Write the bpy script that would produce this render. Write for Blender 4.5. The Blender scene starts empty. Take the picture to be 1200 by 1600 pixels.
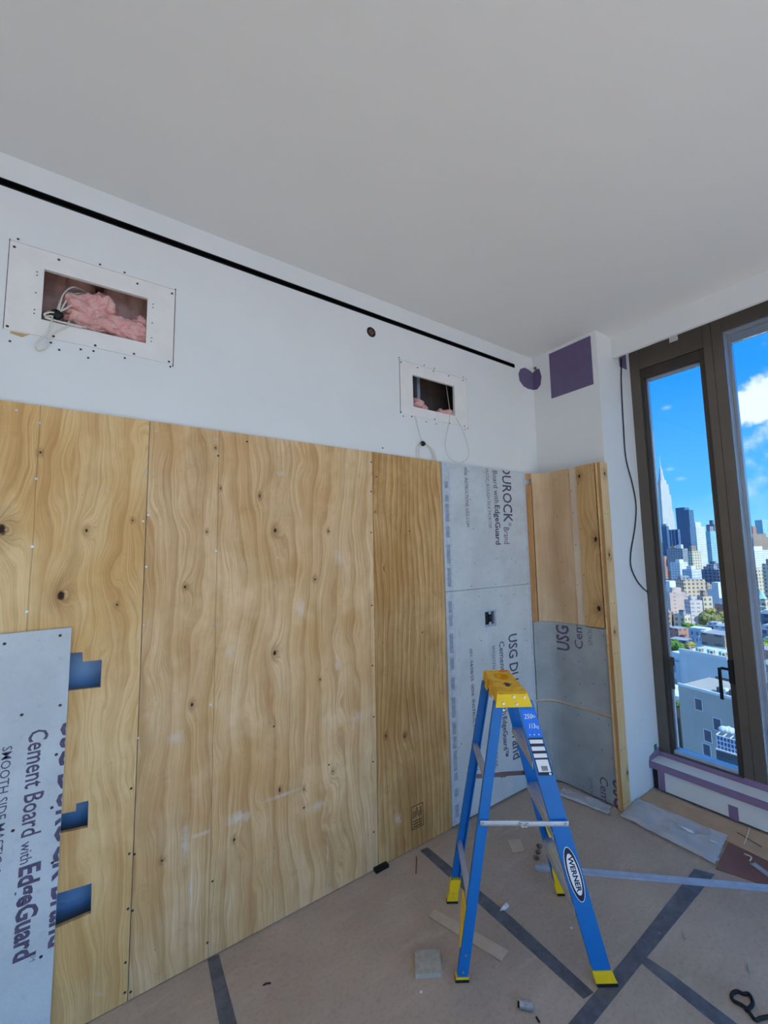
import bpy, bmesh, math, random
from mathutils import Vector, Matrix, noise
from mathutils.geometry import tessellate_polygon
random.seed(7)
SC = bpy.context.scene
COL = SC.collection

# ------------------------------------------------------------------ camera
F_PX, YAW, PITCH, ROLL = 674.034, 0.637795, 0.101463, -0.023101
CAM = Vector((-3.12037, -2.29978, 1.80))
PPX, PPY = 637.779, 794.489
_F = Vector((math.sin(YAW)*math.cos(PITCH), math.cos(YAW)*math.cos(PITCH), math.sin(PITCH)))
_R = _F.cross(Vector((0, 0, 1))).normalized()
_U = _R.cross(_F)
CR = _R*math.cos(ROLL) + _U*math.sin(ROLL)
CU = -_R*math.sin(ROLL) + _U*math.cos(ROLL)
cam_d = bpy.data.cameras.new('camera')
cam_d.sensor_fit = 'HORIZONTAL'; cam_d.sensor_width = 36.0
cam_d.lens = 36.0*F_PX/1200.0
cam_d.shift_x = -(PPX-600)/1200.0
cam_d.shift_y = (PPY-800)/1200.0
cam_d.clip_start = 0.05; cam_d.clip_end = 20000
cam = bpy.data.objects.new('camera', cam_d); COL.objects.link(cam)
mw = Matrix.Identity(4)
for i, ax in enumerate((CR, CU, -_F)):
    for j in range(3): mw[j][i] = ax[j]
mw.translation = CAM
cam.matrix_world = mw
SC.camera = cam

def ray(px, py):
    return CR*((px-PPX)/F_PX) - CU*((py-PPY)/F_PX) + _F
def W(px, py, ax, val):
    d = ray(px, py)
    return CAM + d*((val-CAM[ax])/d[ax])
def far(px, py, D):
    d = ray(px, py)
    return CAM + d*(D/math.hypot(d.x, d.y))

# ------------------------------------------------------------------ light
GLASS_T = 0.51                     # pane tint added to dim the outside against the room
SUN_FROM = Vector((-0.03, -0.766, 0.643)).normalized()
SUN_E = 17.5
SKY_GAIN = 4.3
EXPOSURE = 0.0

SC.view_settings.view_transform = 'Standard'
SC.view_settings.look = 'None'
SC.view_settings.gamma = 1.0
SC.view_settings.use_curve_mapping = False
SC.view_settings.exposure = EXPOSURE
SC.cycles.use_denoising = True
SC.cycles.max_bounces = 12
SC.cycles.diffuse_bounces = 8
SC.cycles.transparent_max_bounces = 16
SC.cycles.sample_clamp_indirect = 8.0

# ---- node helper
class NT:
    def __init__(s, tree): s.t = tree; s.n = tree.nodes; s.l = tree.links
    def add(s, typ, **kw):
        nd = s.n.new(typ)
        for k, v in kw.items(): setattr(nd, k, v)
        return nd
    def put(s, sock, v):
        if isinstance(v, bpy.types.NodeSocket): s.l.new(v, sock)
        elif v is not None:
            if isinstance(v, (tuple, list)) and len(v) == 3 and sock.type == 'RGBA': v = (*v, 1)
            sock.default_value = v
    def m(s, op, a, b=None, c=None, clamp=False):
        nd = s.add('ShaderNodeMath', operation=op, use_clamp=clamp)
        s.put(nd.inputs[0], a)
        if b is not None: s.put(nd.inputs[1], b)
        if c is not None: s.put(nd.inputs[2], c)
        return nd.outputs[0]
    def vm(s, op, a, b=None, out=0):
        nd = s.add('ShaderNodeVectorMath', operation=op)
        s.put(nd.inputs[0], a)
        if b is not None:
            s.put(nd.inputs[3] if op == 'SCALE' else nd.inputs[1], b)
        return nd.outputs[out]
    def sep(s, v):
        nd = s.add('ShaderNodeSeparateXYZ'); s.put(nd.inputs[0], v); return nd.outputs
    def comb(s, x, y, z):
        nd = s.add('ShaderNodeCombineXYZ')
        for i, v in enumerate((x, y, z)): s.put(nd.inputs[i], v)
        return nd.outputs[0]
    def mix(s, f, a, b, blend='MIX'):
        nd = s.add('ShaderNodeMix', data_type='RGBA', blend_type=blend)
        s.put(nd.inputs[0], f); s.put(nd.inputs[6], a); s.put(nd.inputs[7], b)
        return nd.outputs[2]
    def noise(s, v, scale=5, detail=3, rough=.5, dist=0):
        nd = s.add('ShaderNodeTexNoise')
        s.put(nd.inputs['Vector'], v)
        for k, x in (('Scale', scale), ('Detail', detail), ('Roughness', rough), ('Distortion', dist)):
            nd.inputs[k].default_value = x
        return nd.outputs[0]
    def ss(s, v, lo, hi, o0=0.0, o1=1.0):
        nd = s.add('ShaderNodeMapRange', interpolation_type='SMOOTHSTEP')
        s.put(nd.inputs[0], v)
        for i, x in enumerate((lo, hi, o0, o1)): s.put(nd.inputs[i+1], x)
        return nd.outputs[0]
    def ramp(s, v, stops):
        nd = s.add('ShaderNodeValToRGB'); s.put(nd.inputs[0], v)
        e = nd.color_ramp.elements
        while len(e) < len(stops): e.new(0.5)
        for el, (p, c) in zip(e, stops): el.position = p; el.color = (*c, 1)
        return nd.outputs[0]

def S(r, g, b):
    """sRGB 0-255 to linear"""
    f = lambda c: (c/255)/12.92 if c/255 <= .04045 else ((c/255+.055)/1.055)**2.4
    return (f(r), f(g), f(b))

# ---- world: deep clear blue with scattered cumulus, the same all around
world = bpy.data.worlds.new('sky'); SC.world = world
world.use_nodes = True
wt = NT(world.node_tree); wt.n.clear()
tc = wt.add('ShaderNodeTexCoord').outputs['Generated']
dv = wt.vm('NORMALIZE', tc)
sx, sy, sz = wt.sep(dv)[:]
sky = wt.ramp(wt.m('MAXIMUM', sz, 0.0), [(0.0, (.34, .74, 1.0)), (.10, (.12, .50, .98)), (.32, (.026, .32, .96)), (1.0, (.03, .25, .70))])
nz = wt.noise(dv, 16, 6, .6)
nlow = wt.noise(dv, 3.2, 4, .55)
cl = wt.ss(wt.m('ADD', wt.m('MULTIPLY', nlow, .8), wt.m('MULTIPLY', nz, .2)), .565, .65)
cl = wt.m('MULTIPLY', cl, wt.ss(sz, .02, .2))
def cloud_blob(px, py, wid, hei, amt, edge=.72):
    d = ray(px, py).normalized()
    side = Vector((0, 0, 1)).cross(d).normalized(); up = d.cross(side)
    a = wt.m('DIVIDE', wt.vm('DOT_PRODUCT', dv, tuple(side), 1), wid)
    b = wt.m('DIVIDE', wt.vm('DOT_PRODUCT', dv, tuple(up), 1), hei)
    r = wt.m('SQRT', wt.m('ADD', wt.m('MULTIPLY', a, a), wt.m('MULTIPLY', b, b)))
    front = wt.m('GREATER_THAN', wt.vm('DOT_PRODUCT', dv, tuple(d), 1), 0.5)
    r = wt.m('ADD', r, wt.m('MULTIPLY', wt.m('SUBTRACT', nz, .5), 1.6))
    return wt.m('MULTIPLY', wt.m('MULTIPLY', wt.ss(r, 1.05, edge), amt), front)
for args in ((1188, 628, .062, .040, 1.0), (1222, 615, .08, .05, 1.0), (1160, 640, .025, .018, .9), (1041, 637, .012, .006, .30, -.2), (1047, 733, .012, .006, .30, -.2), (1064, 748, .014, .006, .25, -.2)):
    cl = wt.m('MAXIMUM', cl, cloud_blob(*args))
skyc = wt.mix(cl, sky, (.95, .97, 1.0))
bg = wt.add('ShaderNodeBackground'); wt.put(bg.inputs[0], skyc); bg.inputs[1].default_value = SKY_GAIN
wo = wt.add('ShaderNodeOutputWorld'); wt.l.new(bg.outputs[0], wo.inputs[0])

sun_d = bpy.data.lights.new('sun', 'SUN'); sun_d.energy = SUN_E; sun_d.angle = math.radians(.53); sun_d.color = (.955, .97, .885)
sun = bpy.data.objects.new('sun', sun_d); COL.objects.link(sun)
sun.rotation_euler = SUN_FROM.to_track_quat('Z', 'Y').to_euler()
sun.location = (0, -30, 60)

# ------------------------------------------------------------------ scene constants (metres)
H = 3.496            # ceiling
DCOL = 0.605         # depth of the corner column
YP = -0.020          # face of the plywood
YC = -0.032          # face of the cement board on the long wall
XB = -0.095          # face of the boards on the column
XWIN = 0.50          # room face of the window frames
XL, YBK = -6.0, -6.2 # far end walls behind the camera
GROUND = -58.0       # street level

# ------------------------------------------------------------------ materials
MATS = {}
def new_mat(name):
    m = bpy.data.materials.new(name); m.use_nodes = True
    t = NT(m.node_tree); t.n.clear()
    out = t.add('ShaderNodeOutputMaterial')
    b = t.add('ShaderNodeBsdfPrincipled'); t.l.new(b.outputs[0], out.inputs[0])
    MATS[name] = m
    return m, t, b
def oc(t): return t.add('ShaderNodeTexCoord').outputs['Object']
def bump(t, b, h, strength=.3, dist=.002):
    nd = t.add('ShaderNodeBump'); nd.inputs['Strength'].default_value = strength; nd.inputs['Distance'].default_value = dist
    t.put(nd.inputs['Height'], h); t.l.new(nd.outputs[0], b.inputs['Normal'])
def M(name, col, rough=.6, metal=0.0, var=.08, scale=12.0, bumpy=0.0, spec=.4, detail=4):
    if name in MATS: return MATS[name]
    m, t, b = new_mat(name)
    v = oc(t)
    n = t.noise(v, scale, detail, .6)
    c = t.mix(t.ss(n, .3, .7), tuple(x*(1-var) for x in col), tuple(min(1, x*(1+var)) for x in col))
    t.put(b.inputs['Base Color'], c)
    b.inputs['Roughness'].default_value = rough; b.inputs['Metallic'].default_value = metal
    b.inputs['Specular IOR Level'].default_value = spec
    if bumpy: bump(t, b, t.noise(v, scale*6, 4, .6), bumpy)
    return m

WHITE = M('white_paint', (.80, .80, .79), .85, var=.015, scale=2.5, bumpy=.03, spec=.2)
CEIL = M('ceiling_paint', (.80, .79, .77), .9, var=.01, scale=1.5, bumpy=.02, spec=.15)
GYP = M('gypsum_panel', (.84, .80, .77), .9, var=.03, scale=9, spec=.1)
PURPLE = M('purple_gypsum', S(110, 97, 130), .85, var=.05, scale=14, spec=.15)
PTAPE = M('purple_tape', S(146, 120, 150), .6, var=.05, scale=25, spec=.3)
BLACK = M('black_matte', (.006, .006, .007), .5, var=.1)
RUBBER = M('black_rubber', (.012, .012, .013), .6, var=.2, scale=40)
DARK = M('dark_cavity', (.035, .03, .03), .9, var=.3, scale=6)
BRONZE = M('bronze_aluminium', S(104, 95, 86), .38, .25, var=.04, scale=6, spec=.5)
BRONZE2 = M('bronze_aluminium_dark', S(78, 70, 64), .4, .25, var=.04, scale=6)
SKY_SHEEN = M('reveal_sky_sheen', S(170, 178, 190), .22, .45, var=.05, scale=5)  # light grey puts the sky's reflection in the reveals into colour
ALU = M('aluminium', (.66, .66, .68), .42, .6, var=.06, scale=40)
GALV = M('galvanised_steel', S(190, 202, 220), .38, .35, var=.08, scale=18)
BLUE = M('blue_fibreglass', S(0, 110, 186), .42, var=.02, scale=20, spec=.4)
YEL = M('yellow_plastic', S(250, 206, 22), .45, var=.03, scale=20, spec=.4)
DIRTY_YEL = M('yellow_plastic_worn', S(240, 186, 40), .55, var=.12, scale=35)
INK = M('printed_ink', S(96, 86, 108), .8, var=.25, scale=60)
INK2 = M('printed_ink_faint', S(118, 118, 132), .8, var=.2, scale=60)
WINK = M('white_print', (.85, .86, .88), .6, var=.01)
NAVY = M('navy_print', S(22, 32, 62), .5, var=.02)
CARD = M('cardboard', S(198, 180, 160), .9, var=.07, scale=20)
STONE = M('mortar_chip', S(178, 172, 160), .95, var=.12, scale=40, bumpy=.5)
WIREW = M('cream_wire', (.72, .68, .60), .5, var=.04)
CORD = M('black_cord', (.012, .012, .014), .45, var=.1)
SCREW = M('screw_head', (.55, .55, .56), .35, .8, var=.1)
SCREWD = M('screw_head_dark', (.05, .045, .04), .5, .3, var=.2)
KRAFT = M('tan_threshold', S(186, 160, 134), .8, var=.06, scale=10)
GREENB = M('green_tape', S(20, 130, 90), .6, var=.05)

# pink fibreglass
m, t, b = new_mat('pink_fibreglass')
v = oc(t); n = t.noise(v, 26, 6, .7)
t.put(b.inputs['Base Color'], t.ramp(n, [(.3, S(232, 158, 156)), (.5, S(248, 190, 184)), (.7, S(252, 214, 204))]))
b.inputs['Roughness'].default_value = 1; b.inputs['Specular IOR Level'].default_value = 0
bump(t, b, t.noise(v, 60, 5, .7), 1.0, .01)
PINK = m
BATT = M('insulation_batt', S(228, 192, 182), 1.0, var=.22, scale=9, bumpy=.8, spec=0)

# floor protection paper
m, t, b = new_mat('floor_paper')
v = oc(t)
n1 = t.noise(v, 1.6, 5, .6); n2 = t.noise(v, 55, 3, .6); n3 = t.noise(t.vm('MULTIPLY', v, (1, 4, 1)), 3, 5, .65)
c = t.mix(t.ss(n1, .3, .72), S(174, 157, 141), S(194, 177, 160))
c = t.mix(t.m('MULTIPLY', t.ss(n3, .50, .75), .35), c, S(216, 198, 186))
c = t.mix(t.m('MULTIPLY', t.ss(n2, .45, .75), .28), c, S(140, 116, 106))
t.put(b.inputs['Base Color'], c); b.inputs['Roughness'].default_value = .62; b.inputs['Specular IOR Level'].default_value = .35
bump(t, b, t.noise(v, 4, 4, .6), .15, .01)
PAPER = m
m, t, b = new_mat('floor_tape')
v = oc(t)
c = t.mix(t.ss(t.noise(v, 14, 5, .65), .35, .7), S(84, 86, 94), S(108, 111, 120))
c = t.mix(t.m('MULTIPLY', t.ss(t.noise(v, 5, 5, .7), .5, .75), .5), c, S(138, 134, 134))
t.put(b.inputs['Base Color'], c); b.inputs['Roughness'].default_value = .5
TAPE = m

# cement board
def cement_mat(name, c0, c1):
    m, t, b = new_mat(name); v = oc(t)
    n1 = t.noise(v, 3.2, 5, .62); n2 = t.noise(v, 140, 2, .5); n3 = t.noise(v, 26, 4, .65)
    c = t.mix(t.ss(n1, .3, .7), c0, c1)
    c = t.mix(t.m('MULTIPLY', t.ss(n3, .55, .75), .35), c, tuple(x*.72 for x in c0))
    c = t.mix(t.m('MULTIPLY', t.ss(n2, .5, .8), .25), c, tuple(x*.8 for x in c0))
    t.put(b.inputs['Base Color'], c); b.inputs['Roughness'].default_value = .9; b.inputs['Specular IOR Level'].default_value = .15
    bump(t, b, n2, .25, .002)
    return m
CEM = cement_mat('cement_board_smooth', S(196, 200, 202), S(212, 216, 218))
CEM_DARK = cement_mat('cement_board_dark', S(156, 158, 158), S(178, 179, 177))  # same mix in darker greys, for the column boards
EDGET = M('cement_board_edge_tape', S(194, 200, 208), .7, var=.12, scale=30)
EDGEP = M('cement_board_edge_print', S(156, 164, 178), .8, var=.15, scale=40)
CUTEDGE = M('cement_board_cut_edge', S(206, 204, 200), .95, var=.1, scale=50)

def wood_mat(name, light, mid, dark, axis, knots=(), seams=(), freq=26.0, warp=.05, seed=0.0, grime=.5, grain=1.0, pale=.3, stretch=.16, smears=()):
    """vertical grain; axis = index of the horizontal in-plane world axis; knots (h, z, radius)"""
    m, t, b = new_mat(name)
    o = t.sep(oc(t))[:]
    h, z = o[axis], o[2]
    hs = t.m('ADD', h, seed)
    lowv = t.comb(hs, t.m('MULTIPLY', z, stretch*2.0), seed)
    low = t.noise(lowv, 2.6, 3, .5)
    low2 = t.noise(t.comb(hs, t.m('MULTIPLY', z, .55), seed+3), 5.0, 2, .5)
    f = t.m('ADD', hs, t.m('MULTIPLY', t.m('SUBTRACT', low, .5), warp*11))
    f = t.m('ADD', f, t.m('MULTIPLY', t.m('SUBTRACT', low2, .5), warp*1.0))
    kd = None; kring = None
    for (kx, kz, kr) in knots:
        dx = t.m('SUBTRACT', h, kx); dz = t.m('MULTIPLY', t.m('SUBTRACT', z, kz), .62)
        r2 = t.m('ADD', t.m('MULTIPLY', dx, dx), t.m('MULTIPLY', dz, dz))
        r = t.m('SQRT', r2)
        g = t.m('POWER', 2.718, t.m('MULTIPLY', t.m('DIVIDE', r, kr*4.2), -1.0))
        f = t.m('ADD', f, t.m('MULTIPLY', g, kr*7.0))
        ang = t.noise(t.comb(t.m('MULTIPLY', h, 60), t.m('MULTIPLY', z, 60), 0), 1.0, 2, .5)
        rr = t.m('ADD', r, t.m('MULTIPLY', t.m('SUBTRACT', ang, .5), kr*.8))
        k = t.ss(rr, kr*.95, kr*.45); k2 = t.ss(rr, kr*4.2, kr*.7)
        kd = k if kd is None else t.m('MAXIMUM', kd, k)
        kring = k2 if kring is None else t.m('MAXIMUM', kring, k2)
    f = t.m('ADD', f, t.m('MULTIPLY', t.m('SUBTRACT', t.noise(t.comb(t.m('MULTIPLY', hs, 3), t.m('MULTIPLY', z, .5), seed+1), 6.0, 3, .6), .5), .018))
    ph = t.m('MULTIPLY', f, freq)
    band = t.m('FRACT', ph)
    late = t.m('POWER', band, 2.6)                       # soft earlywood, sharp latewood edge
    late = t.m('MULTIPLY', late, t.ss(band, 1.0, .90))
    band2 = t.m('POWER', t.m('FRACT', t.m('MULTIPLY', f, freq*3.7)), 3.0)
    fine = t.noise(t.comb(t.m('MULTIPLY', f, 210), t.m('MULTIPLY', z, 2.6), seed), 1.0, 3, .6)
    fine2 = t.noise(t.comb(t.m('MULTIPLY', hs, 420), t.m('MULTIPLY', z, 9), seed), 1.0, 2, .6)
    blot = t.noise(t.comb(hs, t.m('MULTIPLY', z, .45), seed+9), 3.4, 4, .6)
    c = t.mix(t.ss(blot, .35, .68), light, mid)
    c = t.mix(t.m('MULTIPLY', late, t.m('MULTIPLY', t.ss(blot, .25, .6, .24, .64), grain)), c, dark)
    c = t.mix(t.m('MULTIPLY', t.m('MULTIPLY', band2, t.ss(low2, .35, .65)), .40*grain), c, dark)
    c = t.mix(t.m('MULTIPLY', t.ss(fine, .4, .7), .42*grain), c, dark)
    stn = t.noise(t.comb(t.m('MULTIPLY', hs, 2.2), t.m('MULTIPLY', z, .9), seed+21), 2.4, 5, .68)
    c = t.mix(t.m('MULTIPLY', t.ss(stn, .53, .70), .38*grime*2), c, tuple(x*.62 for x in mid))
    c = t.mix(t.m('MULTIPLY', t.ss(fine2, .55, .8), .25), c, tuple(x*.6 for x in dark))
    pal = t.noise(t.comb(hs, t.m('MULTIPLY', z, .8), seed+5), 2.2, 5, .65)
    c = t.mix(t.m('MULTIPLY', t.ss(pal, .52, .72), pale), c, tuple(min(1, x*1.12+.05) for x in light))
    # handling marks: small dark specks and dust scuffs
    gr = t.noise(t.comb(h, z, seed+7), 9, 6, .72)
    c = t.mix(t.m('MULTIPLY', t.ss(gr, .56, .78), grime), c, tuple(x*.52 for x in mid))
    sp = t.noise(t.comb(h, z, seed+2), 30, 3, .5)
    c = t.mix(t.m('MULTIPLY', t.ss(sp, .72, .78), .5), c, tuple(x*.3 for x in dark))
    sc = t.noise(t.comb(t.m('ADD', h, t.m('MULTIPLY', z, .5)), t.m('MULTIPLY', z, .8), seed+12), 5.5, 7, .75)
    c = t.mix(t.m('MULTIPLY', t.ss(sc, .64, .76), .4), c, S(222, 208, 196))
    if kd is not None:
        c = t.mix(t.m('MULTIPLY', kring, t.ss(fine, .3, .7, .25, .75)), c, tuple(x*.62 for x in dark))
        c = t.mix(kd, c, S(52, 30, 20))
    for (mx_, mz_, rx_, rz_, amt) in smears:              # dried plaster smears
        da = t.m('DIVIDE', t.m('SUBTRACT', h, mx_), rx_); db = t.m('DIVIDE', t.m('SUBTRACT', z, mz_), rz_)
        rs = t.m('ADD', t.m('SQRT', t.m('ADD', t.m('MULTIPLY', da, da), t.m('MULTIPLY', db, db))), t.m('MULTIPLY', t.m('SUBTRACT', t.noise(t.comb(h, z, seed), 22, 5, .75), .5), 2.6))
        c = t.mix(t.m('MULTIPLY', t.ss(rs, 1.2, -.2), amt*.85), c, S(228, 218, 208))
    for (sxx, z0, z1, amt, wd) in seams:
        wob = t.m('MULTIPLY', t.m('SUBTRACT', t.noise(t.comb(z, 0.3, seed), 3.0, 3, .6), .5), .012)
        dd = t.m('ABSOLUTE', t.m('SUBTRACT', t.m('ADD', h, wob), sxx))
        mk = t.m('MULTIPLY', t.ss(dd, wd, wd*.3), amt)
        mk = t.m('MULTIPLY', mk, t.m('MULTIPLY', t.m('GREATER_THAN', z, z0), t.m('LESS_THAN', z, z1)))
        c = t.mix(mk, c, S(70, 46, 28))
    t.put(b.inputs['Base Color'], c)
    b.inputs['Roughness'].default_value = .68; b.inputs['Specular IOR Level'].default_value = .25
    bump(t, b, t.m('ADD', late, fine), .12, .0015)
    return m

def sm(px, py, w_, h_, amt):
    q = W(px, py, 1, YP); return (q.x, q.z, w_, h_, amt)
def pk(px, py, r, y=YP):                              # a knot seen at a pixel of the long wall
    q = W(px, py, 1, y); return (q.x, q.z, r)
PLY_L, PLY_M, PLY_D = S(232, 200, 158), S(222, 182, 132), S(196, 146, 92)
PLY0 = wood_mat('plywood_sheet_knotty', S(240, 204, 148), S(228, 182, 118), S(190, 134, 72), 0,
    knots=[pk(95, 930, .017), pk(2, 828, .018), pk(135, 829, .006), pk(63, 707, .005), pk(207, 813, .004), pk(183, 945, .004)],
    seams=[(W(60, 700, 1, YP).x, 1.0, 2.44, .5, .0018)], freq=9, warp=.036, seed=1.3, grime=.30)
PLY1 = wood_mat('plywood_sheet_weathered', S(238, 204, 158), S(222, 178, 122), S(178, 124, 68), 0,
    knots=[pk(289, 917, .006), pk(323, 831, .004), pk(430, 829, .010), pk(513, 830, .005), pk(492, 905, .006), pk(429, 1020, .011), pk(300, 1101, .007), pk(345, 763, .004), pk(406, 775, .006), pk(337, 700, .004), pk(437, 1235, .006), pk(520, 1205, .005), pk(253, 1345, .005), pk(366, 1312, .006), pk(475, 1233, .005), pk(500, 1062, .005)],
    seams=[(W(343, 680, 1, YP).x, 0, 2.44, .75, .0016), (W(428, 1250, 1, YP).x, 0, 1.0, .4, .0014), (W(533, 760, 1, YP).x, 1.4, 2.44, .35, .0014)], freq=10, warp=.036, seed=4.1, grime=.40, pale=.42,
    smears=[sm(373, 1278, .07, .035, .8), sm(290, 1320, .02, .10, .7), sm(310, 1305, .06, .012, .6), sm(298, 1385, .008, .10, .6), sm(440, 1243, .10, .012, .6), sm(272, 1152, .04, .03, .6), sm(495, 1260, .06, .03, .5), sm(512, 1330, .008, .10, .7), sm(440, 740, .03, .02, .5), sm(530, 870, .04, .05, .5), sm(358, 1018, .02, .03, .7), sm(470, 950, .025, .05, .6), sm(527, 1040, .02, .03, .6), sm(560, 1120, .06, .05, .4)])
PLY2 = wood_mat('plywood_sheet_straight_grained', S(230, 188, 128), S(204, 156, 96), S(146, 98, 48), 0,
    knots=[pk(600, 888, .003), pk(603, 1150, .006), pk(632, 1150, .007), pk(586, 800, .003)],
    seams=[(W(603, 780, 1, YP).x, 1.7, 2.44, .5, .0012), (W(646, 850, 1, YP).x, 1.2, 1.9, .35, .0012)], freq=24, warp=.018, seed=8.6, grime=.6, grain=1.25, smears=[sm(622, 1280, .035, .04, .7)])
LAUAN = wood_mat('thin_lauan_plywood', S(220, 190, 152), S(206, 170, 130), S(184, 142, 100), 1, freq=7, warp=.02, seed=2.2, grime=.15, grain=.6, pale=.5)
PINEB = wood_mat('knotty_pine_board', S(222, 184, 130), S(210, 166, 108), S(174, 126, 76), 1,
    knots=[(-.545, 1.865, .016), (-.535, 1.36, .018), (-.445, 2.355, .012)], freq=22, warp=.02, seed=5.5, grime=.12)
PALEB = wood_mat('pale_plywood_strip', S(222, 200, 172), S(212, 188, 158), S(194, 164, 130), 1, freq=9, warp=.01, seed=6.5, grime=.1, grain=.5)
STUD = wood_mat('framing_lumber', S(236, 204, 154), S(226, 186, 128), S(198, 150, 92), 0, knots=[(-.045, 2.35, .012), (-.06, 1.75, .012), (-.02, .23, .012), (-.06, 1.2, .010)], freq=30, warp=.01, seed=3.3, grime=.1)
STUD2 = wood_mat('corner_lumber', S(208, 160, 106), S(190, 140, 88), S(160, 108, 62), 1, freq=30, warp=.01, seed=7.3, grime=.2)

# glass: tinted pane that mirrors at grazing angles
def glass_mat(name, tint):
    m = bpy.data.materials.new(name); m.use_nodes = True
    t = NT(m.node_tree); t.n.clear()
    out = t.add('ShaderNodeOutputMaterial')
    tr = t.add('ShaderNodeBsdfTransparent'); tr.inputs[0].default_value = (*tint, 1)
    gl = t.add('ShaderNodeBsdfGlossy'); gl.inputs['Roughness'].default_value = .0; gl.inputs[0].default_value = (.9, .95, 1, 1)
    fr = t.add('ShaderNodeFresnel'); fr.inputs[0].default_value = 1.25
    mx = t.add('ShaderNodeMixShader'); t.put(mx.inputs[0], fr.outputs[0])
    t.l.new(tr.outputs[0], mx.inputs[1]); t.l.new(gl.outputs[0], mx.inputs[2]); t.l.new(mx.outputs[0], out.inputs[0])
    return m
TINTED = glass_mat('dimming_glazing', (GLASS_T*.93, GLASS_T, GLASS_T*1.03))
CLEAR = glass_mat('clear_glazing', (.92, .93, .93))

# plastic film
m = bpy.data.materials.new('poly_film'); m.use_nodes = True
t = NT(m.node_tree); t.n.clear()
out = t.add('ShaderNodeOutputMaterial')
b = t.add('ShaderNodeBsdfPrincipled'); b.inputs['Base Color'].default_value = (.70, .72, .76, 1); b.inputs['Roughness'].default_value = .35
tr = t.add('ShaderNodeBsdfTransparent'); mx = t.add('ShaderNodeMixShader')
nn = t.noise(oc(t), 4, 3, .5)
t.put(mx.inputs[0], t.ss(nn, .25, .75, .42, .62))
t.l.new(tr.outputs[0], mx.inputs[1]); t.l.new(b.outputs[0], mx.inputs[2]); t.l.new(mx.outputs[0], out.inputs[0])
FILM = m
BROWNB = M('brown_hardboard', S(128, 88, 78), .5, var=.12, scale=7, spec=.4)
BLUEBOX = M('blue_cavity_board', S(120, 160, 208), .45, var=.1, scale=3, spec=.5)

# ------------------------------------------------------------------ mesh helpers
def link_mesh(name, me, mat, parent=None, smooth=False):
    o = bpy.data.objects.new(name, me); COL.objects.link(o)
    for mt in (mat if isinstance(mat, (list, tuple)) else [mat]): me.materials.append(mt)
    if smooth: me.polygons.foreach_set('use_smooth', [True]*len(me.polygons))
    if parent is not None:
        o.parent = parent; o.matrix_parent_inverse = parent.matrix_basis.inverted()
    return o
def from_bm(name, bm, mat, parent=None, smooth=False):
    bmesh.ops.recalc_face_normals(bm, faces=bm.faces)
    me = bpy.data.meshes.new(name); bm.to_mesh(me); bm.free()
    return link_mesh(name, me, mat, parent, smooth)
def tag(o, label, cat, group=None, kind=None):
    o['label'] = label
    if cat: o['category'] = cat
    if group: o['group'] = group
    if kind: o['kind'] = kind
    return o
def thing(name, label, cat, loc, group=None, kind=None):
    o = bpy.data.objects.new(name, None); COL.objects.link(o); o.location = loc
    o.empty_display_size = .05
    return tag(o, label, cat, group, kind)
def struct(o, label=None):
    o['kind'] = 'structure'
    if label: o['label'] = label
    return o
def add_box(bm, lo, hi):
    xs = [bm.verts.new((x, y, z)) for z in (lo[2], hi[2]) for y in (lo[1], hi[1]) for x in (lo[0], hi[0])]
    for f in ((0, 1, 3, 2), (4, 6, 7, 5), (0, 4, 5, 1), (2, 3, 7, 6), (0, 2, 6, 4), (1, 5, 7, 3)):
        bm.faces.new([xs[i] for i in f])
def box(name, lo, hi, mat, parent=None, bevel=0.0):
    lo, hi = [min(a, b) for a, b in zip(lo, hi)], [max(a, b) for a, b in zip(lo, hi)]
    bm = bmesh.new(); add_box(bm, lo, hi)
    if bevel: bmesh.ops.bevel(bm, geom=bm.edges[:], offset=bevel, segments=2, affect='EDGES', profile=.5)
    return from_bm(name, bm, mat, parent)
def add_plate(bm, loops, f, t):
    """polygon with holes in (a,b), mapped by f(a,b,c) with c in 0..t"""
    flat = [p for lp in loops for p in lp]
    tris = tessellate_polygon([[Vector((a, b, 0)) for a, b in lp] for lp in loops])
    v0 = [bm.verts.new(f(a, b, 0)) for a, b in flat]; v1 = [bm.verts.new(f(a, b, t)) for a, b in flat]
    for tr in tris:
        try:
            bm.faces.new([v0[i] for i in tr]); bm.faces.new([v1[i] for i in reversed(tr)])
        except ValueError: pass
    k = 0
    for lp in loops:
        n = len(lp)
        for i in range(n):
            a, b = k+i, k+(i+1) % n
            bm.faces.new((v0[a], v0[b], v1[b], v1[a]))
        k += n
def plate(name, loops, f, t, mat, parent=None):
    bm = bmesh.new(); add_plate(bm, loops, f, t)
    return from_bm(name, bm, mat, parent)
def rect(a0, b0, a1, b1): return [(a0, b0), (a1, b0), (a1, b1), (a0, b1)]
def loft(bm, rings, caps=True, closed=True):
    vs = [[bm.verts.new(p) for p in r] for r in rings]
    n = len(vs[0])
    for r0, r1 in zip(vs, vs[1:]):
        for i in range(n if closed else n-1):
            j = (i+1) % n
            bm.faces.new((r0[i], r0[j], r1[j], r1[i]))
    if caps:
        bm.faces.new(vs[0]); bm.faces.new(list(reversed(vs[-1])))
def spline(pts, n=10):
    pts = [Vector(p) for p in pts]; out = []
    P = [pts[0]*2-pts[1]] + pts + [pts[-1]*2-pts[-2]]
    for i in range(1, len(P)-2):
        a, b, c, d = P[i-1:i+3]
        for k in range(n):
            u = k/n
            out.append(.5*((2*b)+(c-a)*u+(2*a-5*b+4*c-d)*u*u+(3*b-a-3*c+d)*u**3))
    out.append(pts[-1]); return out
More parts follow.
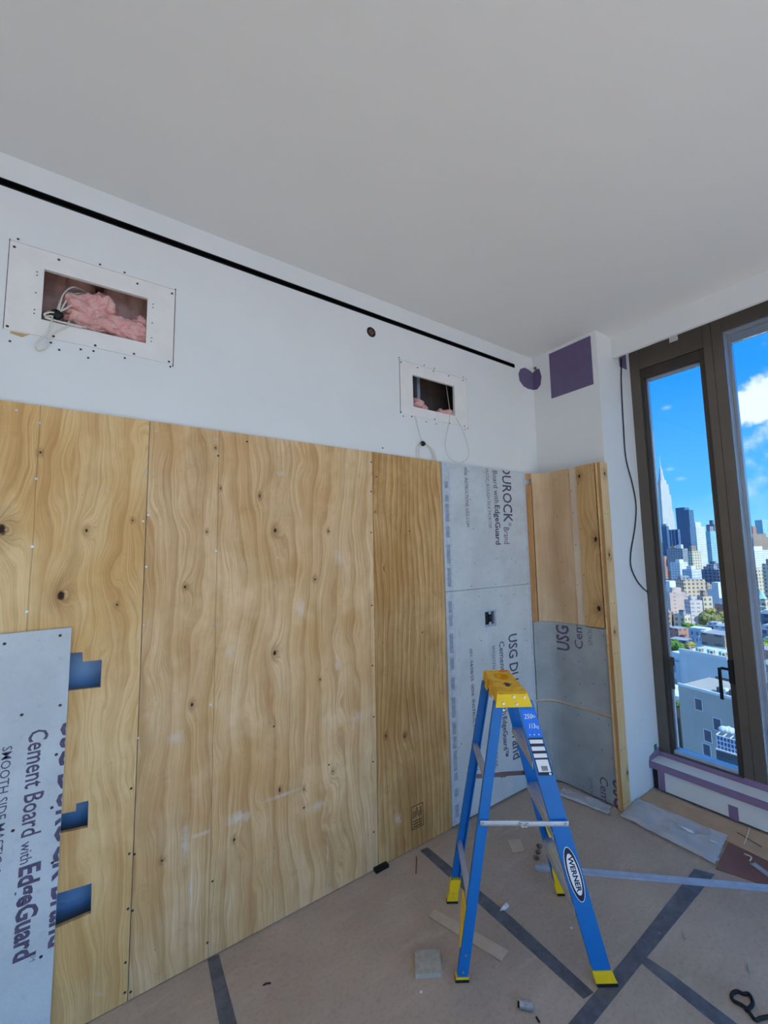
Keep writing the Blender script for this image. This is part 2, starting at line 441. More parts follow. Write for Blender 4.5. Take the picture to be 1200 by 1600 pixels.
def add_tube(bm, pts, r, seg=8, smooth_n=0):
    pts = spline(pts, smooth_n) if smooth_n else [Vector(p) for p in pts]
    rings = []; prev = None
    for i, p in enumerate(pts):
        tg = (pts[min(i+1, len(pts)-1)]-pts[max(i-1, 0)]).normalized()
        if prev is None:
            prev = tg.orthogonal().normalized()
        prev = (prev - tg*prev.dot(tg)).normalized()
        q = tg.cross(prev)
        rings.append([p+(prev*math.cos(a)+q*math.sin(a))*r for a in [2*math.pi*k/seg for k in range(seg)]])
    loft(bm, rings)
def tube(name, pts, r, mat, parent=None, n=8, seg=8):
    bm = bmesh.new(); add_tube(bm, pts, r, seg, n)
    return from_bm(name, bm, mat, parent, True)
def add_disc(bm, c, nrm, r, h, seg=8):
    nrm = Vector(nrm).normalized(); a = nrm.orthogonal().normalized(); q = nrm.cross(a); c = Vector(c)
    loft(bm, [[c+(a*math.cos(2*math.pi*k/seg)+q*math.sin(2*math.pi*k/seg))*rr+nrm*hh for k in range(seg)] for rr, hh in ((r, 0), (r*.9, h))])
def discs(name, pts, nrm, r, h, mat, parent, label=None):
    bm = bmesh.new()
    for p in pts: add_disc(bm, p, nrm, r, h, 6)
    o = from_bm(name, bm, mat, parent)
    o['kind'] = 'stuff'
    return o
FONT_CACHE = {}
def text_mesh(body, bold=0.0, shear=0.0):
    key = (body, bold, shear)
    if key in FONT_CACHE: return FONT_CACHE[key].copy()
    cu = bpy.data.curves.new('lettering', 'FONT'); cu.body = body; cu.size = 1.0; cu.offset = bold; cu.shear = shear
    cu.resolution_u = 2
    o = bpy.data.objects.new('lettering', cu); COL.objects.link(o)
    dg = bpy.context.evaluated_depsgraph_get(); dg.update()
    me = bpy.data.meshes.new_from_object(o.evaluated_get(dg))
    bpy.data.objects.remove(o); bpy.data.curves.remove(cu)
    me.materials.clear()
    FONT_CACHE[key] = me
    return me.copy()
def lettering(body, origin, xdir, ydir, length, cap, mat, parent, bold=0.0, shear=0.0, clips=(), name='lettering'):
    """flat print: baseline starts at origin, runs length along xdir, capitals cap high along ydir"""
    me = text_mesh(body, bold, shear)
    xs = [v.co.x for v in me.vertices]; x0, x1 = min(xs), max(xs)
    sxx = length/(x1-x0); syy = cap/.72
    o, xd, yd = Vector(origin), Vector(xdir).normalized(), Vector(ydir).normalized()
    for v in me.vertices:
        v.co = o + xd*((v.co.x-x0)*sxx) + yd*(v.co.y*syy)
    if clips:
        bm = bmesh.new(); bm.from_mesh(me)
        for co, no in clips:                              # keep the side the normal points away from
            bmesh.ops.bisect_plane(bm, geom=bm.verts[:]+bm.edges[:]+bm.faces[:], plane_co=co, plane_no=no, clear_outer=True)
        bm.to_mesh(me); bm.free()
    ob = link_mesh(name, me, mat, parent); ob['kind'] = 'stuff'
    return ob

# ================================================================== THE ROOM
fA = lambda y: (lambda a, b, c: (a, y+c, b))          # long wall: a = x, b = z
def quadA(pts, y=0.0): return [(W(px, py, 1, y).x, W(px, py, 1, y).z) for px, py in pts]
def rectA(pts, y=0.0):                                # upright rectangle through four seen corners
    q = quadA(pts, y); xs = sorted(p[0] for p in q); zs = sorted(p[1] for p in q)
    return ((xs[0]+xs[1])/2, (zs[0]+zs[1])/2, (xs[2]+xs[3])/2, (zs[2]+zs[3])/2)
V1O = rectA([(17, 377), (273, 453), (270, 570), (5, 513)]); V1I = rectA([(69, 421), (231, 466), (228, 537), (64, 500)])
V2O = rectA([(624, 562), (729, 594), (730, 669), (626, 645)]); V2I = rectA([(644, 586), (709, 603), (711, 650), (645, 636)])
z_slot = (W(300, 391, 1, 0).z + W(700, 534.5, 1, 0).z)/2
x_slot1 = W(804, 572, 1, 0).x
SLOT = (-4.9, z_slot-.017, x_slot1, z_slot+.017)
CAV = (-4.2, .30, -2.98, 1.55)                        # open stud bay behind the cut-outs
rt = lambda r: rect(*r)
wallA = struct(plate('wall_back', [rect(XL, 0, XWIN+.2, H), rt(V1I), rt(V2I), rt(SLOT), rt(CAV)], fA(0.0), .016, WHITE))
wallA['label'] = 'long white wall above the plywood, meeting the ceiling'
floor = struct(box('floor', (XL, YBK, -.06), (XWIN+.2, .3, 0), PAPER), 'brown paper covered floor')
ceil = struct(box('ceiling', (XL, YBK, H), (XWIN+.2, .3, H+.1), CEIL), 'plain white ceiling')
struct(box('wall_left', (XL-.1, YBK, 0), (XL, .06, H), WHITE), 'white wall behind the camera to the left')
col = struct(box('wall_right', (0, -DCOL, 0), (XWIN+.2, -.0005, H), WHITE), 'white boxed column in the corner beside the window')
# shade pocket valance above the windows
struct(box('trim_1', (.215, -6.1, 3.322), (.245, -DCOL, H), WHITE), 'white valance dropping from the ceiling in front of the windows')

# cavities behind the wall
def cavity(name, r, depth, mat, label):
    x0, z0, x1, z1 = r[0]-.16, r[1]-.10, r[2]+.16, r[3]+.14
    bm = bmesh.new()
    y0, y1 = .0165, .016+depth
    add_box(bm, (x0, y1, z0), (x1, y1+.01, z1)); add_box(bm, (x0-.01, y0, z0), (x0, y1+.01, z1)); add_box(bm, (x1, y0, z0), (x1+.01, y1+.01, z1))
    add_box(bm, (x0, y0, z0-.01), (x1, y1+.01, z0)); add_box(bm, (x0, y0, z1), (x1, y1+.01, z1+.01))
    return struct(from_bm(name, bm, mat), label)
cavity('wall_cavity_liner', V1I, .40, BATT, 'insulated cavity behind the large wall opening')
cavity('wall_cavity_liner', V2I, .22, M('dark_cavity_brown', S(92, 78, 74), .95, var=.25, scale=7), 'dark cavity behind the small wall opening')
cavity('wall_cavity_liner', CAV, .07, BLUEBOX, 'blue grey cavity behind the plywood cut-outs')
sl = thing('slot_diffuser', 'long black linear slot diffuser under the ceiling', 'diffuser', (SLOT[2], .0, z_slot))
bm = bmesh.new()
add_box(bm, (SLOT[0], .05, SLOT[1]+.0004), (SLOT[2]-.0004, .058, SLOT[3]-.0004))
from_bm('channel_back', bm, BLACK, sl)
for zz in (SLOT[1]+.0005, SLOT[3]-.0045): box('channel_lip', (SLOT[0], -.002, zz), (SLOT[2]-.0005, .0495, zz+.004), BLACK, sl)
box('blade', (SLOT[0], .018, z_slot-.002), (SLOT[2]-.0005, .05, z_slot+.002), BLACK, sl)
box('channel_end', (SLOT[2]-.005, -.002, SLOT[1]+.0045), (SLOT[2]-.0005, .05, SLOT[3]-.0045), BLACK, sl)

# access panels round the two openings
def vent_panel(Ro, Ri, label, screws, marks):
    t_ = thing('access_panel', label, 'wall panel', ((Ro[0]+Ro[2])/2, 0, Ro[1]))
    plate('panel_frame', [rt(Ro), rect(Ri[0]+.001, Ri[1]+.001, Ri[2]-.001, Ri[3]-.001)], fA(-.0045), .004, GYP, t_)
    bm = bmesh.new()
    for a in (rect(Ro[0]-.004, Ro[3]-.001, Ro[2]+.004, Ro[3]+.003), rect(Ro[2]-.001, Ro[1]-.012, Ro[2]+.004, Ro[3]+.01), rect(Ro[0]-.003, Ro[1], Ro[0], Ro[3]+.008)):
        add_plate(bm, [a], fA(-.0012), .001)
    from_bm('cut_line', bm, M('cut_line_brown', S(112, 92, 84), .9, var=.3, scale=20), t_)
    discs('screw', [Vector((*[W(px, py, 1, -.0045).x], -.0045, W(px, py, 1, -.0045).z)) for px, py in screws], (0, -1, 0), .0055, .0015, SCREWD, t_)
    discs('screw_hole', [Vector((W(px, py, 1, 0).x, -.0005, W(px, py, 1, 0).z)) for px, py in marks], (0, -1, 0), .005, .0008, SCREWD, t_)
    return t_
c1 = lambda L: [(px*320/1200, 240+py*400/1500) for px, py in L]
vp1 = vent_panel(V1O, V1I, 'large white gypsum access panel round the opening with wires and insulation',
    c1([(84, 546), (345, 622), (805, 762), (1008, 820), (990, 1219), (785, 1173), (558, 1124), (313, 1070), (43, 1011)]),
    c1([(106, 501), (586, 650), (730, 697), (58, 1099), (347, 1150), (473, 1147), (548, 1157), (517, 1197), (731, 1198), (998, 1249), (298, 1108)]))
discs('staple_hole', [W(px, py, 1, -.0045) for px, py in c1([(218, 693), (217, 713), (210, 815), (202, 914), (200, 936), (897, 882), (896, 902), (892, 992), (888, 1080), (886, 1100)])], (0, -1, 0), .003, .0008, SCREWD, vp1)
plate('torn_paper', [quadA(c1([(62, 1040), (160, 1060), (182, 1058), (130, 1076), (60, 1052)]), 0)], fA(-.0012), .001, M('torn_drywall_paper', S(196, 162, 112), .9), vp1)
c2 = lambda L: [(560+px*400/1200, 480+py*300/900) for px, py in L]
vp2 = vent_panel(V2O, V2I, 'small white gypsum access panel round the dark opening near the corner',
    c2([(200, 258), (277, 283), (352, 300), (423, 322), (490, 343), (428, 543), (358, 525), (497, 557), (250, 512), (200, 492)]),
    c2([(190, 236), (308, 272), (355, 287), (318, 537), (365, 547), (210, 511), (500, 574), (492, 328)]))

# insulation lumps and back batts
def lump(name, c, r, squash, mat, seed, amp=.35, sub=4, parent=None, fr=14):
    bm = bmesh.new(); bmesh.ops.create_icosphere(bm, subdivisions=sub, radius=1.0)
    for v in bm.verts:
        n_ = noise.fractal(v.co*1.6+Vector((seed, 0, 0)), 1.0, 2.0, 4) + .35*noise.noise(v.co*fr/2+Vector((0, seed, 0)))
        v.co *= 1+amp*n_
        v.co = Vector((v.co.x*r*squash[0], v.co.y*r*squash[1], v.co.z*r*squash[2]))+Vector(c)
    return from_bm(name, bm, mat, parent, True)
ins = thing('fibreglass_insulation', 'torn pink fibreglass insulation heaped in the large wall opening', 'insulation', (W(170, 520, 1, .1).x, .12, V1I[1]))
for i, (px, py, r, sq, dy) in enumerate([(140, 492, .085, (1, .7, .95), .075), (160, 482, .060, (.8, .8, 1), .06), (125, 500, .05, (1, .8, .8), .05), (165, 512, .065, (1.3, .8, .6), .05), (190, 512, .07, (1.3, .8, .7), .06), (215, 520, .06, (1.2, .8, .8), .06), (150, 505, .07, (1.1, .8, .8), .06), (225, 512, .05, (1, .9, 1), .08), (205, 526, .05, (1.6, .8, .6), .05)]):
    lump('fluff', W(px, py, 1, dy), r, sq, PINK, i*3.7, .42, 4, ins)
bt = thing('insulation_batt', 'dusky pink insulation batts standing at the back of the large opening', 'insulation', (W(120, 450, 1, .3).x, .3, V1I[1]))
for i, (px, w_) in enumerate(((84, .15), (122, .15), (188, .16), (216, .11))):
    q = W(px, 470, 1, .22); lump('batt_fold', (q.x, .25, q.z-.02), 1.0, (w_*.5, .05, .20), BATT, i*5.1+2, .18, 4, bt)
lump('dark_gap', (W(162, 465, 1, .3).x, .345, W(162, 465, 1, .3).z), 1, (.05, .012, .12), DARK, 3, .1, 3, bt)
ins2 = thing('fibreglass_insulation', 'small pink insulation scraps at the bottom of the dark wall opening', 'insulation', (W(655, 636, 1, .05).x, .05, V2I[1]))
for i, (px, py, r) in enumerate(((652, 632, .055), (660, 638, .04), (700, 648, .05), (690, 647, .045))):
    lump('fluff', W(px, py, 1, .05), r, (1, .7, .8), PINK, i*2.9+40, .4, 3, ins2)
st = thing('metal_stud', 'pale metal stud standing inside the dark wall opening', 'stud', (W(654, 620, 1, .16).x, .16, V2I[1]))
q = W(654, 620, 1, .16); box('web', (q.x-.012, .16, V2I[1]-.05), (q.x+.016, .165, V2I[3]+.09), GALV, st); box('flange', (q.x-.012, .165, V2I[1]-.05), (q.x-.009, .20, V2I[3]+.09), GALV, st)
bm = bmesh.new()
for px, py, r in ((666, 622, .055), (664, 630, .045), (668, 638, .04)):
    q = W(px, py, 1, .262); add_disc(bm, (q.x, .262 if False else .268, q.z), (0, -1, 0), r, .002, 12)
tag(from_bm('broken_wall_hole', bm, BLACK), 'jagged black hole in the back of the small opening', 'hole')

# wires in the large opening
ctr = W(88, 491, 1, .0); 
bn = thing('wire_bundle', 'cream low voltage wires tied in a bundle in the large opening', 'wire', (ctr.x, .0, ctr.z))
for L in ([(92, 486, .02), (98, 462, .05), (112, 449, .07), (126, 452, .1), (136, 459, .13)], [(94, 488, .02), (104, 470, .04), (120, 459, .06), (140, 463, .1), (158, 475, .13)], [(90, 484, .02), (96, 466, .06), (108, 456, .1), (122, 455, .16)],
          [(96, 492, .01), (80, 488, -.02), (69, 492, -.02), (84, 500, -.012), (110, 506, -.012), (135, 512, -.02)], [(92, 494, .0), (76, 494, -.012), (72, 497, -.01), (95, 503, -.02), (128, 512, -.015)],
          [(90, 488, .0), (100, 484, -.01), (110, 478, .02), (118, 478, .05)], [(84, 486, .01), (72, 487, .05), (66, 492, .1)]):
    tube('wire', [W(a, b_, 1, y) for a, b_, y in L], .0035, WIREW, bn)
lump('black_tie', W(88, 491, 1, -.005), .02, (1.1, .6, 1), BLACK, 4, .3, 3, bn)
wl = tube('wire_loop', [W(a, b_, 1, y) for a, b_, y in ((82, 492, .0), (80, 505, -.03), (74, 520, -.03), (60, 533, -.025), (56, 543, -.025), (62, 548, -.02), (74, 541, -.02), (76, 528, -.03), (90, 517, -.03), (104, 511, -.02), (108, 502, .01))], .0035, WIREW)
tag(wl, 'cream wire loop hanging below the large opening', 'wire')
# wires at the small opening
tag(tube('wire_loop', [W(a, b_, 1, y) for a, b_, y in ((696, 596, .10), (700, 622, .03), (703, 645, -.012), (702, 660, -.02), (696, 690, -.02), (700, 712, -.02), (715, 723, -.025), (729, 718, -.025), (733, 705, -.02), (727, 682, -.02), (718, 662, -.015), (711, 650, .0), (708, 640, .03))], .0021, WIREW), 'thin cream wire hanging in a teardrop loop from the small opening', 'wire')
wb = thing('coiled_wire', 'cream wire coil with black tie poking above the plywood', 'wire', W(660, 700, 1, -.02))
for L in ([(646, 636, .02), (650, 655, -.01), (655, 675, -.012), (660, 690, -.015)], [(660, 692, -.015), (652, 698, -.015), (651, 710, -.012), (652, 717, -.008)], [(659, 692, -.02), (655, 700, -.02), (655, 710, -.012), (655, 717.5, -.008)], [(663, 692, -.015), (673, 701, -.015), (676, 712, -.012), (675, 719.5, -.008)], [(663, 691, -.02), (677, 703, -.02), (681, 713, -.014), (682, 720.5, -.008)], [(662, 692, -.02), (672, 700, -.025), (678, 712, -.014), (679, 720, -.008)]):
    tube('wire', [W(a, b_, 1, y) for a, b_, y in L], .0024, WIREW, wb)
lump('black_tie', W(661, 693, 1, -.018), .018, (1.2, .5, .9), BLACK, 8, .3, 3, wb)

# sprinkler opening, patches
q = W(580, 519, 1, 0)
sp = thing('sprinkler_hole', 'small round hole with a rusty pipe end in the white wall', 'hole', (q.x, 0, q.z))
bm = bmesh.new(); add_disc(bm, (q.x, -.0008, q.z), (0, -1, 0), .034, .001, 20); from_bm('opening', bm, BLACK, sp)
bm = bmesh.new()
for k in range(4): add_disc(bm, (q.x+.014*math.cos(k*1.6), -.002, q.z+.014*math.sin(k*1.6)), (0, -1, 0), .010, .004, 7)
from_bm('pipe_end', bm, M('rusty_metal', S(120, 92, 70), .7, .3, var=.4, scale=60), sp)
fB = lambda x: (lambda a, b, c: (x+c, a, b))          # column face: a = y, b = z
def disc_poly(cx, cz, rx, rz, a0, a1, n=14): return [(cx+rx*math.cos(a0+(a1-a0)*i/n), cz+rz*math.sin(a0+(a1-a0)*i/n)) for i in range(n+1)]
zc = W(826, 598, 0, 0).z
hp = thing('corner_patch', 'round purple gypsum patch folded into the wall corner', 'patch', (0, 0, zc-.09))
qa = W(812, 599, 1, 0)
plate('patch_half', [[(-.001, zc+.07), (-.04, zc+.085), (-.11, zc+.095), (-.17, zc+.07), (-.2, zc+.02), (-.19, zc-.04), (-.14, zc-.08), (-.08, zc-.09), (-.001, zc-.085)]], fA(-.003), .0025, PURPLE, hp)
qb = W(839, 598, 0, 0)
yb = min(qb.y, -.09)
plate('patch_half', [[(-.001, zc+.07), (yb*.45, zc+.095), (yb*.8, zc+.085), (yb, zc+.01), (yb*.85, zc-.06), (yb*.45, zc-.09), (-.001, zc-.085)]], fB(-.003), .0025, PURPLE, hp)
lump('loose_screw', (-.004, yb*.35, zc+.105), .013, (1, 1, 1), M('brass_bit', S(120, 104, 80), .5, .4), 3, .2, 2, hp)
pq = [W(px, py, 0, 0) for px, py in ((858, 553.5), (922, 525), (928, 600), (862, 623))]
pa0, pa1 = (pq[0].y+pq[3].y)/2, (pq[1].y+pq[2].y)/2; pz0, pz1 = (pq[2].z+pq[3].z)/2, (pq[0].z+pq[1].z)/2
tag(plate('drywall_patch', [rect(pa1, pz0, pa0, pz1)], fB(-.004), .0035, PURPLE), 'square purple gypsum patch high on the white column', 'patch')
q0, q1 = W(967, 560, 1, -DCOL), W(979, 578, 1, -DCOL)
tag(plate('drywall_patch', [rect(q0.x, q1.z, q1.x, q0.z+.06)], lambda a, b_, c: (a, -DCOL-.003+c, b_), .0025, PURPLE), 'small purple patch under the valance where the black cord hangs', 'patch')
tag(tube('hanging_cord', [W(a, b_, 1, -DCOL-.008) for a, b_ in ((971, 560), (971, 600), (974, 660), (978, 715), (988, 755), (994, 790), (992, 825), (986, 862), (986, 885), (994, 905), (1004, 918), (1013, 926))], .0045, CORD), 'thin black cord hanging down the column beside the window', 'cord')
q = W(1024, 1168, 1, -DCOL)
tag(box('tape_square', (q.x-.022, -DCOL-.0015, q.z-.022), (q.x+.022, -DCOL-.0003, q.z+.024), GREENB), 'tiny green tape square low on the column', 'tape')
q = W(1003, 1138, 1, -DCOL)
tag(box('blank_plate', (q.x-.03, -DCOL-.003, q.z-.06), (q.x+.03, -DCOL-.0003, q.z+.06), WHITE), 'flat white painted-over plate low on the column', 'plate')

# ------------------------------------------------------------------ plywood sheets on the long wall
ZP = 2.437
X1, X2, X3 = -2.915, -1.703, -1.137
def cut(pts): return quadA(pts, YP)
HOLE1 = cut([(100, 1021), (129, 1019), (129.5, 1034), (159.5, 1031), (157, 1074), (100, 1080)])
HOLE2 = cut([(90, 1273), (118.5, 1267), (119, 1255.5), (138.5, 1251), (137, 1293), (90, 1303)])
HOLE3 = cut([(84, 1398), (143.5, 1380), (142, 1427), (84, 1452)])
def gapsheet(name, x0, x1, holes, mat, label, z0=.004):
    o = plate(name, [rect(x0+.0016, z0, x1-.0016, ZP)] + holes, fA(YP), .0185, mat)
    return tag(o, label, 'plywood sheet', 'plywood sheets screwed to the long wall')
ps0 = gapsheet('plywood_sheet', -4.13, X1, [HOLE1, HOLE2, HOLE3], PLY0, 'knotty plywood sheet with three square cut-outs beside the leaning cement board')
ps1 = gapsheet('plywood_sheet', X1, X2, [], PLY1, 'wide weathered plywood sheet in the middle of the wall')
ps2 = gapsheet('plywood_sheet', X2, X3, [], PLY2, 'narrow straight-grained plywood sheet beside the cement board')
def wall_screws(parent, pix, y, bright=True, r=.0055):
    discs('screw_head', [W(px, py, 1, y)-Vector((0, .0, 0)) for px, py in pix], (0, -1, 0), r, .0012, SCREW if bright else SCREWD, parent)
s0 = lambda L: [(px*.3, 600+py*.3) for px, py in L]
wall_screws(ps0, s0([(86, 137), (207, 203), (188, 494), (168, 847), (140, 1185), (757, 463), (745, 715)]), YP)
wall_screws(ps0, [(205, 1232), (202, 1334), (196, 1504), (195, 1551), (200, 1420)], YP, False)
wall_screws(ps1, s0([(772, 682), (762, 952), (748, 1253), (1115, 1262), (812, 247), (1128, 290), (1125, 870)]) + [(434, 871), (428, 1325), (514, 1296), (329, 1101), (216, 1153), (334, 978), (514, 1383)], YP)
wall_screws(ps1, [(580, 722), (580, 768), (580, 832), (581, 946), (582, 1040), (584, 1120), (583, 1190), (584, 1300), (204, 1550), (210, 1335), (207, 1423), (324, 1473), (332, 1377), (386, 690), (341, 712), (437, 1232), (475, 1262), (428, 1135), (514, 1195)], YP, False)
wall_screws(ps2, [(588, 745), (598, 700), (640, 830), (660, 988)], YP, False)
# inspection stamp
zz = [W(px, py, 1, YP-.0006) for px, py in ((641, 1262), (661, 1253), (662, 1290), (645, 1296))]
sx0, sx1, sz0, sz1 = (zz[0].x+zz[3].x)/2, (zz[1].x+zz[2].x)/2, (zz[2].z+zz[3].z)/2, (zz[0].z+zz[1].z)/2
bm = bmesh.new()
add_plate(bm, [rect(sx0, sz0, sx1, sz1), rect(sx0+.004, sz0+.004, sx1-.004, sz1-.004)], fA(YP-.0009), .0004)
random.seed(3)
for k in range(5):
    xx = sx0+.012+k*(sx1-sx0-.02)/5
    add_plate(bm, [rect(xx, sz0+.06+random.random()*.02, xx+.006, sz1-.012-random.random()*.03)], fA(YP-.0009), .0004)
for k in range(3):
    add_plate(bm, [rect(sx0+.01, sz0+.012+k*.015, sx1-.012, sz0+.017+k*.015)], fA(YP-.0009), .0004)
from_bm('grade_stamp', bm, M('stamp_ink', S(54, 38, 26), .8, var=.3, scale=80), ps2)
# dark saw nick at the foot of the joint
tag(box('rubber_shim', (X2-.035, YP-.035, .0005), (X2+.05, YP-.002, .018), BLACK), 'black rubber shim wedged under the plywood joint', 'shim')

# ------------------------------------------------------------------ cement boards
DN, UPX = (0, 0, -1), (1, 0, 0)                       # print running down the board
def printA(body, p0, p1, caps_px, mat, parent, y, bold=0.0, clips=()):
    """baseline from pixel p0 to p1, letter tops reach pixel caps_px"""
    a, b_, c_ = W(*p0, 1, y), W(*p1, 1, y), W(*caps_px, 1, y)
    return lettering(body, (a.x, y, a.z), (b_.x-a.x, 0, b_.z-a.z), UPX, (b_-a).length, abs(c_.x-a.x), mat, parent, bold, 0, clips)
XE = -.223
seam_z = 1.524
cbt = tag(box('cement_board', (X3+.002, YC, seam_z+.0015), (XE, -.0008, ZP-.004), CEM), 'upper grey cement board on the long wall, printed DUROCK', 'cement board', 'cement boards')
cbb = plate('cement_board', [rect(X3+.002, .02, XE, seam_z-.0015), rt(rectA([(757, 953.5), (775, 953), (775.5, 978), (757, 979)], YC))], fA(YC), .031, CEM)
tag(cbb, 'lower grey cement board behind the ladder, with an electrical box hole', 'cement board', 'cement boards')
for par, za, zb in ((cbt, seam_z+.003, ZP-.006), (cbb, .03, seam_z-.003)):
    box('edge_tape', (X3+.008, YC-.0012, za), (X3+.075, YC-.0002, zb), EDGET, par)
    bm = bmesh.new(); z = za+.03; k = 0
    while z < zb-.1:
        L = random.choice((.05, .08, .13)); add_box(bm, (X3+.022, YC-.0016, z), (X3+.055, YC-.0013, z+L)); z += L+random.choice((.01, .03, .05))
    from_bm('edge_print', bm, EDGEP, par)['kind'] = 'stuff'
    box('edge_tape', (XE-.028, YC-.0012, za), (XE-.002, YC-.0002, zb), EDGET, par)
yt = YC-.0018
topclip = [(Vector((0, 0, ZP-.005)), (0, 0, 1))]
printA('DUROCK', (784, 727), (787.5, 816), (798, 730), INK, cbt, yt, .012, topclip)
printA('®', (794, 817), (794.5, 822), (799, 817), INK, cbt, yt, .0)
printA('Brand', (787, 824), (788, 850), (796, 824), INK, cbt, yt, 0)
printA('Board with', (769.5, 735), (773, 786), (777, 735), INK, cbt, yt, 0, topclip)
printA('EdgeGuard', (773.2, 789), (775, 851), (781, 789), INK, cbt, yt, .02)
printA('MASTIC, ROUGH SIDE MORTAR', (758, 729), (764, 826), (763, 729), INK2, cbt, yt, 0, topclip)
printA('0006  INSTRUCTIONS  USG.COM', (725, 730), (729, 823), (730, 730), INK, cbt, yt, 0, topclip)
printA('USG DUROCK  Brand', (794.5, 992), (802, 1188), (808, 992), INK, cbb, yt, .012)
printA('Cement Board with', (780, 1003), (785, 1118), (788, 1003), INK, cbb, yt, .004)
printA('EdgeGuard™', (785.5, 1121), (788, 1184), (792.5, 1121), INK, cbb, yt, .02)
printA('SMOOTH SIDE MASTIC, ROUGH SIDE MORTAR', (769, 1009), (774, 1200), (773.5, 1009), INK2, cbb, yt, 0)
printA('001  04/08/25  0006  INSTRUCTIONS  USG.COM', (733.5, 1014), (743, 1205), (738, 1014), INK, cbb, yt, .004)
c5 = lambda L: [(680+px*200/1200, 700+py*260/1560) for px, py in L]
wall_screws(cbt, c5([(110, 191), (310, 217), (455, 226), (330, 482), (358, 757), (125, 786), (573, 1037), (718, 1040), (370, 1083), (136, 1097), (343, 1296), (567, 1278), (735, 1275), (865, 1268), (676, 505)]), YC, False, .004)
c6 = lambda L: [(680+px*200/842, 940+py*380/1600) for px, py in L]
wall_screws(cbb, c6([(118, 604), (140, 1108), (90, 370), (106, 277), (303, 257), (412, 1352), (235, 1428), (172, 935), (600, 255), (590, 180)]) + c5([(409, 1391), (614, 1386), (739, 1373), (130, 1395)]), YC, False, .004)
# electrical box in the board
ER = rectA([(757, 953.5), (775, 953), (775.5, 978), (757, 979)], YC)
eb = thing('electrical_box', 'small galvanised electrical box recessed in the lower cement board', 'electrical box', ((ER[0]+ER[2])/2, YC, ER[1]))
ym = -.0008
plate('rim', [rect(ER[0]+.001, ER[1]+.001, ER[2]-.001, ER[3]-.001), rect(ER[0]+.014, ER[1]+.012, ER[2]-.014, ER[3]-.012)], fA(YC+.006), .022, GALV, eb)
box('box_back', (ER[0]+.012, ym-.003, ER[1]+.010), (ER[2]-.012, ym-.001, ER[3]-.010), DARK, eb)
box('tab', ((ER[0]+ER[2])/2-.012, YC+.003, ER[3]-.03), ((ER[0]+ER[2])/2+.012, YC+.006, ER[3]-.012), GALV, eb)
box('tab', ((ER[0]+ER[2])/2-.012, YC+.003, ER[1]+.012), ((ER[0]+ER[2])/2+.012, YC+.006, ER[1]+.03), GALV, eb)
lump('wire_stub', ((ER[0]+ER[2])/2+.01, YC+.014, (ER[1]+ER[3])/2), .016, (.7, .5, 1.3), BLACK, 5, .3, 2, eb)

# left board standing on the floor
xr = W(112, 980, 1, -.034).x
cbl = tag(box('cement_board', (xr-.92, YP-.0145, .003), (xr, YP-.0010, 1.527), CEM), 'grey cement board standing against the plywood at the left edge', 'cement board', 'cement boards')
ylp = YP-.0152
rclip = [(Vector((xr-.0005, 0, 0)), (1, 0, 0))]
printA('Cement Board', (46, 1143), (33, 1310), (77, 1140), INK, cbl, ylp, .012)
printA('with', (33, 1318), (31, 1352), (52, 1318), INK, cbl, ylp, .004)
printA('EdgeGuard', (31, 1356), (21, 1506), (64, 1353), INK, cbl, ylp, .035)
printA('TM', (48, 1488), (46, 1504), (57, 1488), INK2, cbl, ylp)
printA('SMOOTH SIDE MASTIC, ROUGH SIDE MORTAR', (4, 1168), (-34, 1560), (20, 1168), INK, cbl, ylp, .004)
printA('USG DUROCK Brand', (97, 1128), (76, 1482), (133, 1122), INK, cbl, ylp, .03, rclip)
wall_screws(cbl, [(94, 993), (7, 1006), (94, 1102), (34, 1117), (88, 1179), (81, 1262), (20, 1298), (82, 1348), (64, 1495)], YP-.0145, False, .006)

# ------------------------------------------------------------------ boards on the column, coved into the corner
RC = .14
def plan_path(s0=0.0, s1=1.0, off=0.0):
    """cove from the long wall into the column face; returns plan points pushed off to the room side"""
    cx, cy = XB-RC, YC-RC-.002
    P = [(cx+(RC-off)*math.sin(a), cy+(RC-off)*math.cos(a)) for a in [math.radians(x) for x in range(8, 91, 6)]] 
    P = [(x, y) for x, y in P]
    return P
def curved_board(name, z0, z1, y_end, mat, label, cat, group, th=.012, top=None, a0=8, zfun=None, off=0.0):
    cx, cy = XB-RC, YC-RC-.002
    ang = [math.radians(a0+(90-a0)*i/12) for i in range(13)]
    inner = [(cx+(RC-off)*math.sin(a), cy+(RC-off)*math.cos(a)) for a in ang] + [(XB-off, cy-(cy-y_end)*k/3) for k in (1, 2, 3)]
    outer = [(cx+(RC-off+th)*math.sin(a), cy+(RC-off+th)*math.cos(a)) for a in ang] + [(XB-off+th, cy-(cy-y_end)*k/3) for k in (1, 2, 3)]
    bm = bmesh.new(); n = len(inner)
    rings = []
    for i in range(n):
        rings.append([(inner[i][0], inner[i][1], z0), (outer[i][0], outer[i][1], z0), (outer[i][0], outer[i][1], z1), (inner[i][0], inner[i][1], z1)])
    loft(bm, rings)
    o = from_bm(name, bm, mat)
    return tag(o, label, cat, group)
YPOST = -.588
kb1 = curved_board('cement_board', .62, 1.2205, YPOST, CEM_DARK, 'dark grey cement board on the column under the wood, USG print reading upward', 'cement board', 'cement boards')
kb2 = curved_board('cement_board', .012, .598, YPOST, CEM_DARK, 'dark grey cement board at the foot of the column behind the ladder', 'cement board', 'cement boards')
sb = curved_board('backing_board', .585, .635, YPOST, PALEB, 'thin line of tan backing board in the joint between the column cement boards', 'backing board', None, .01, off=-.0135)
lb = curved_board('plywood_facing', 1.2225, 2.432, -.352, LAUAN, 'thin curved plywood facing bent into the corner above the cement board', 'plywood sheet', 'timber facing on the column', .010, a0=30)
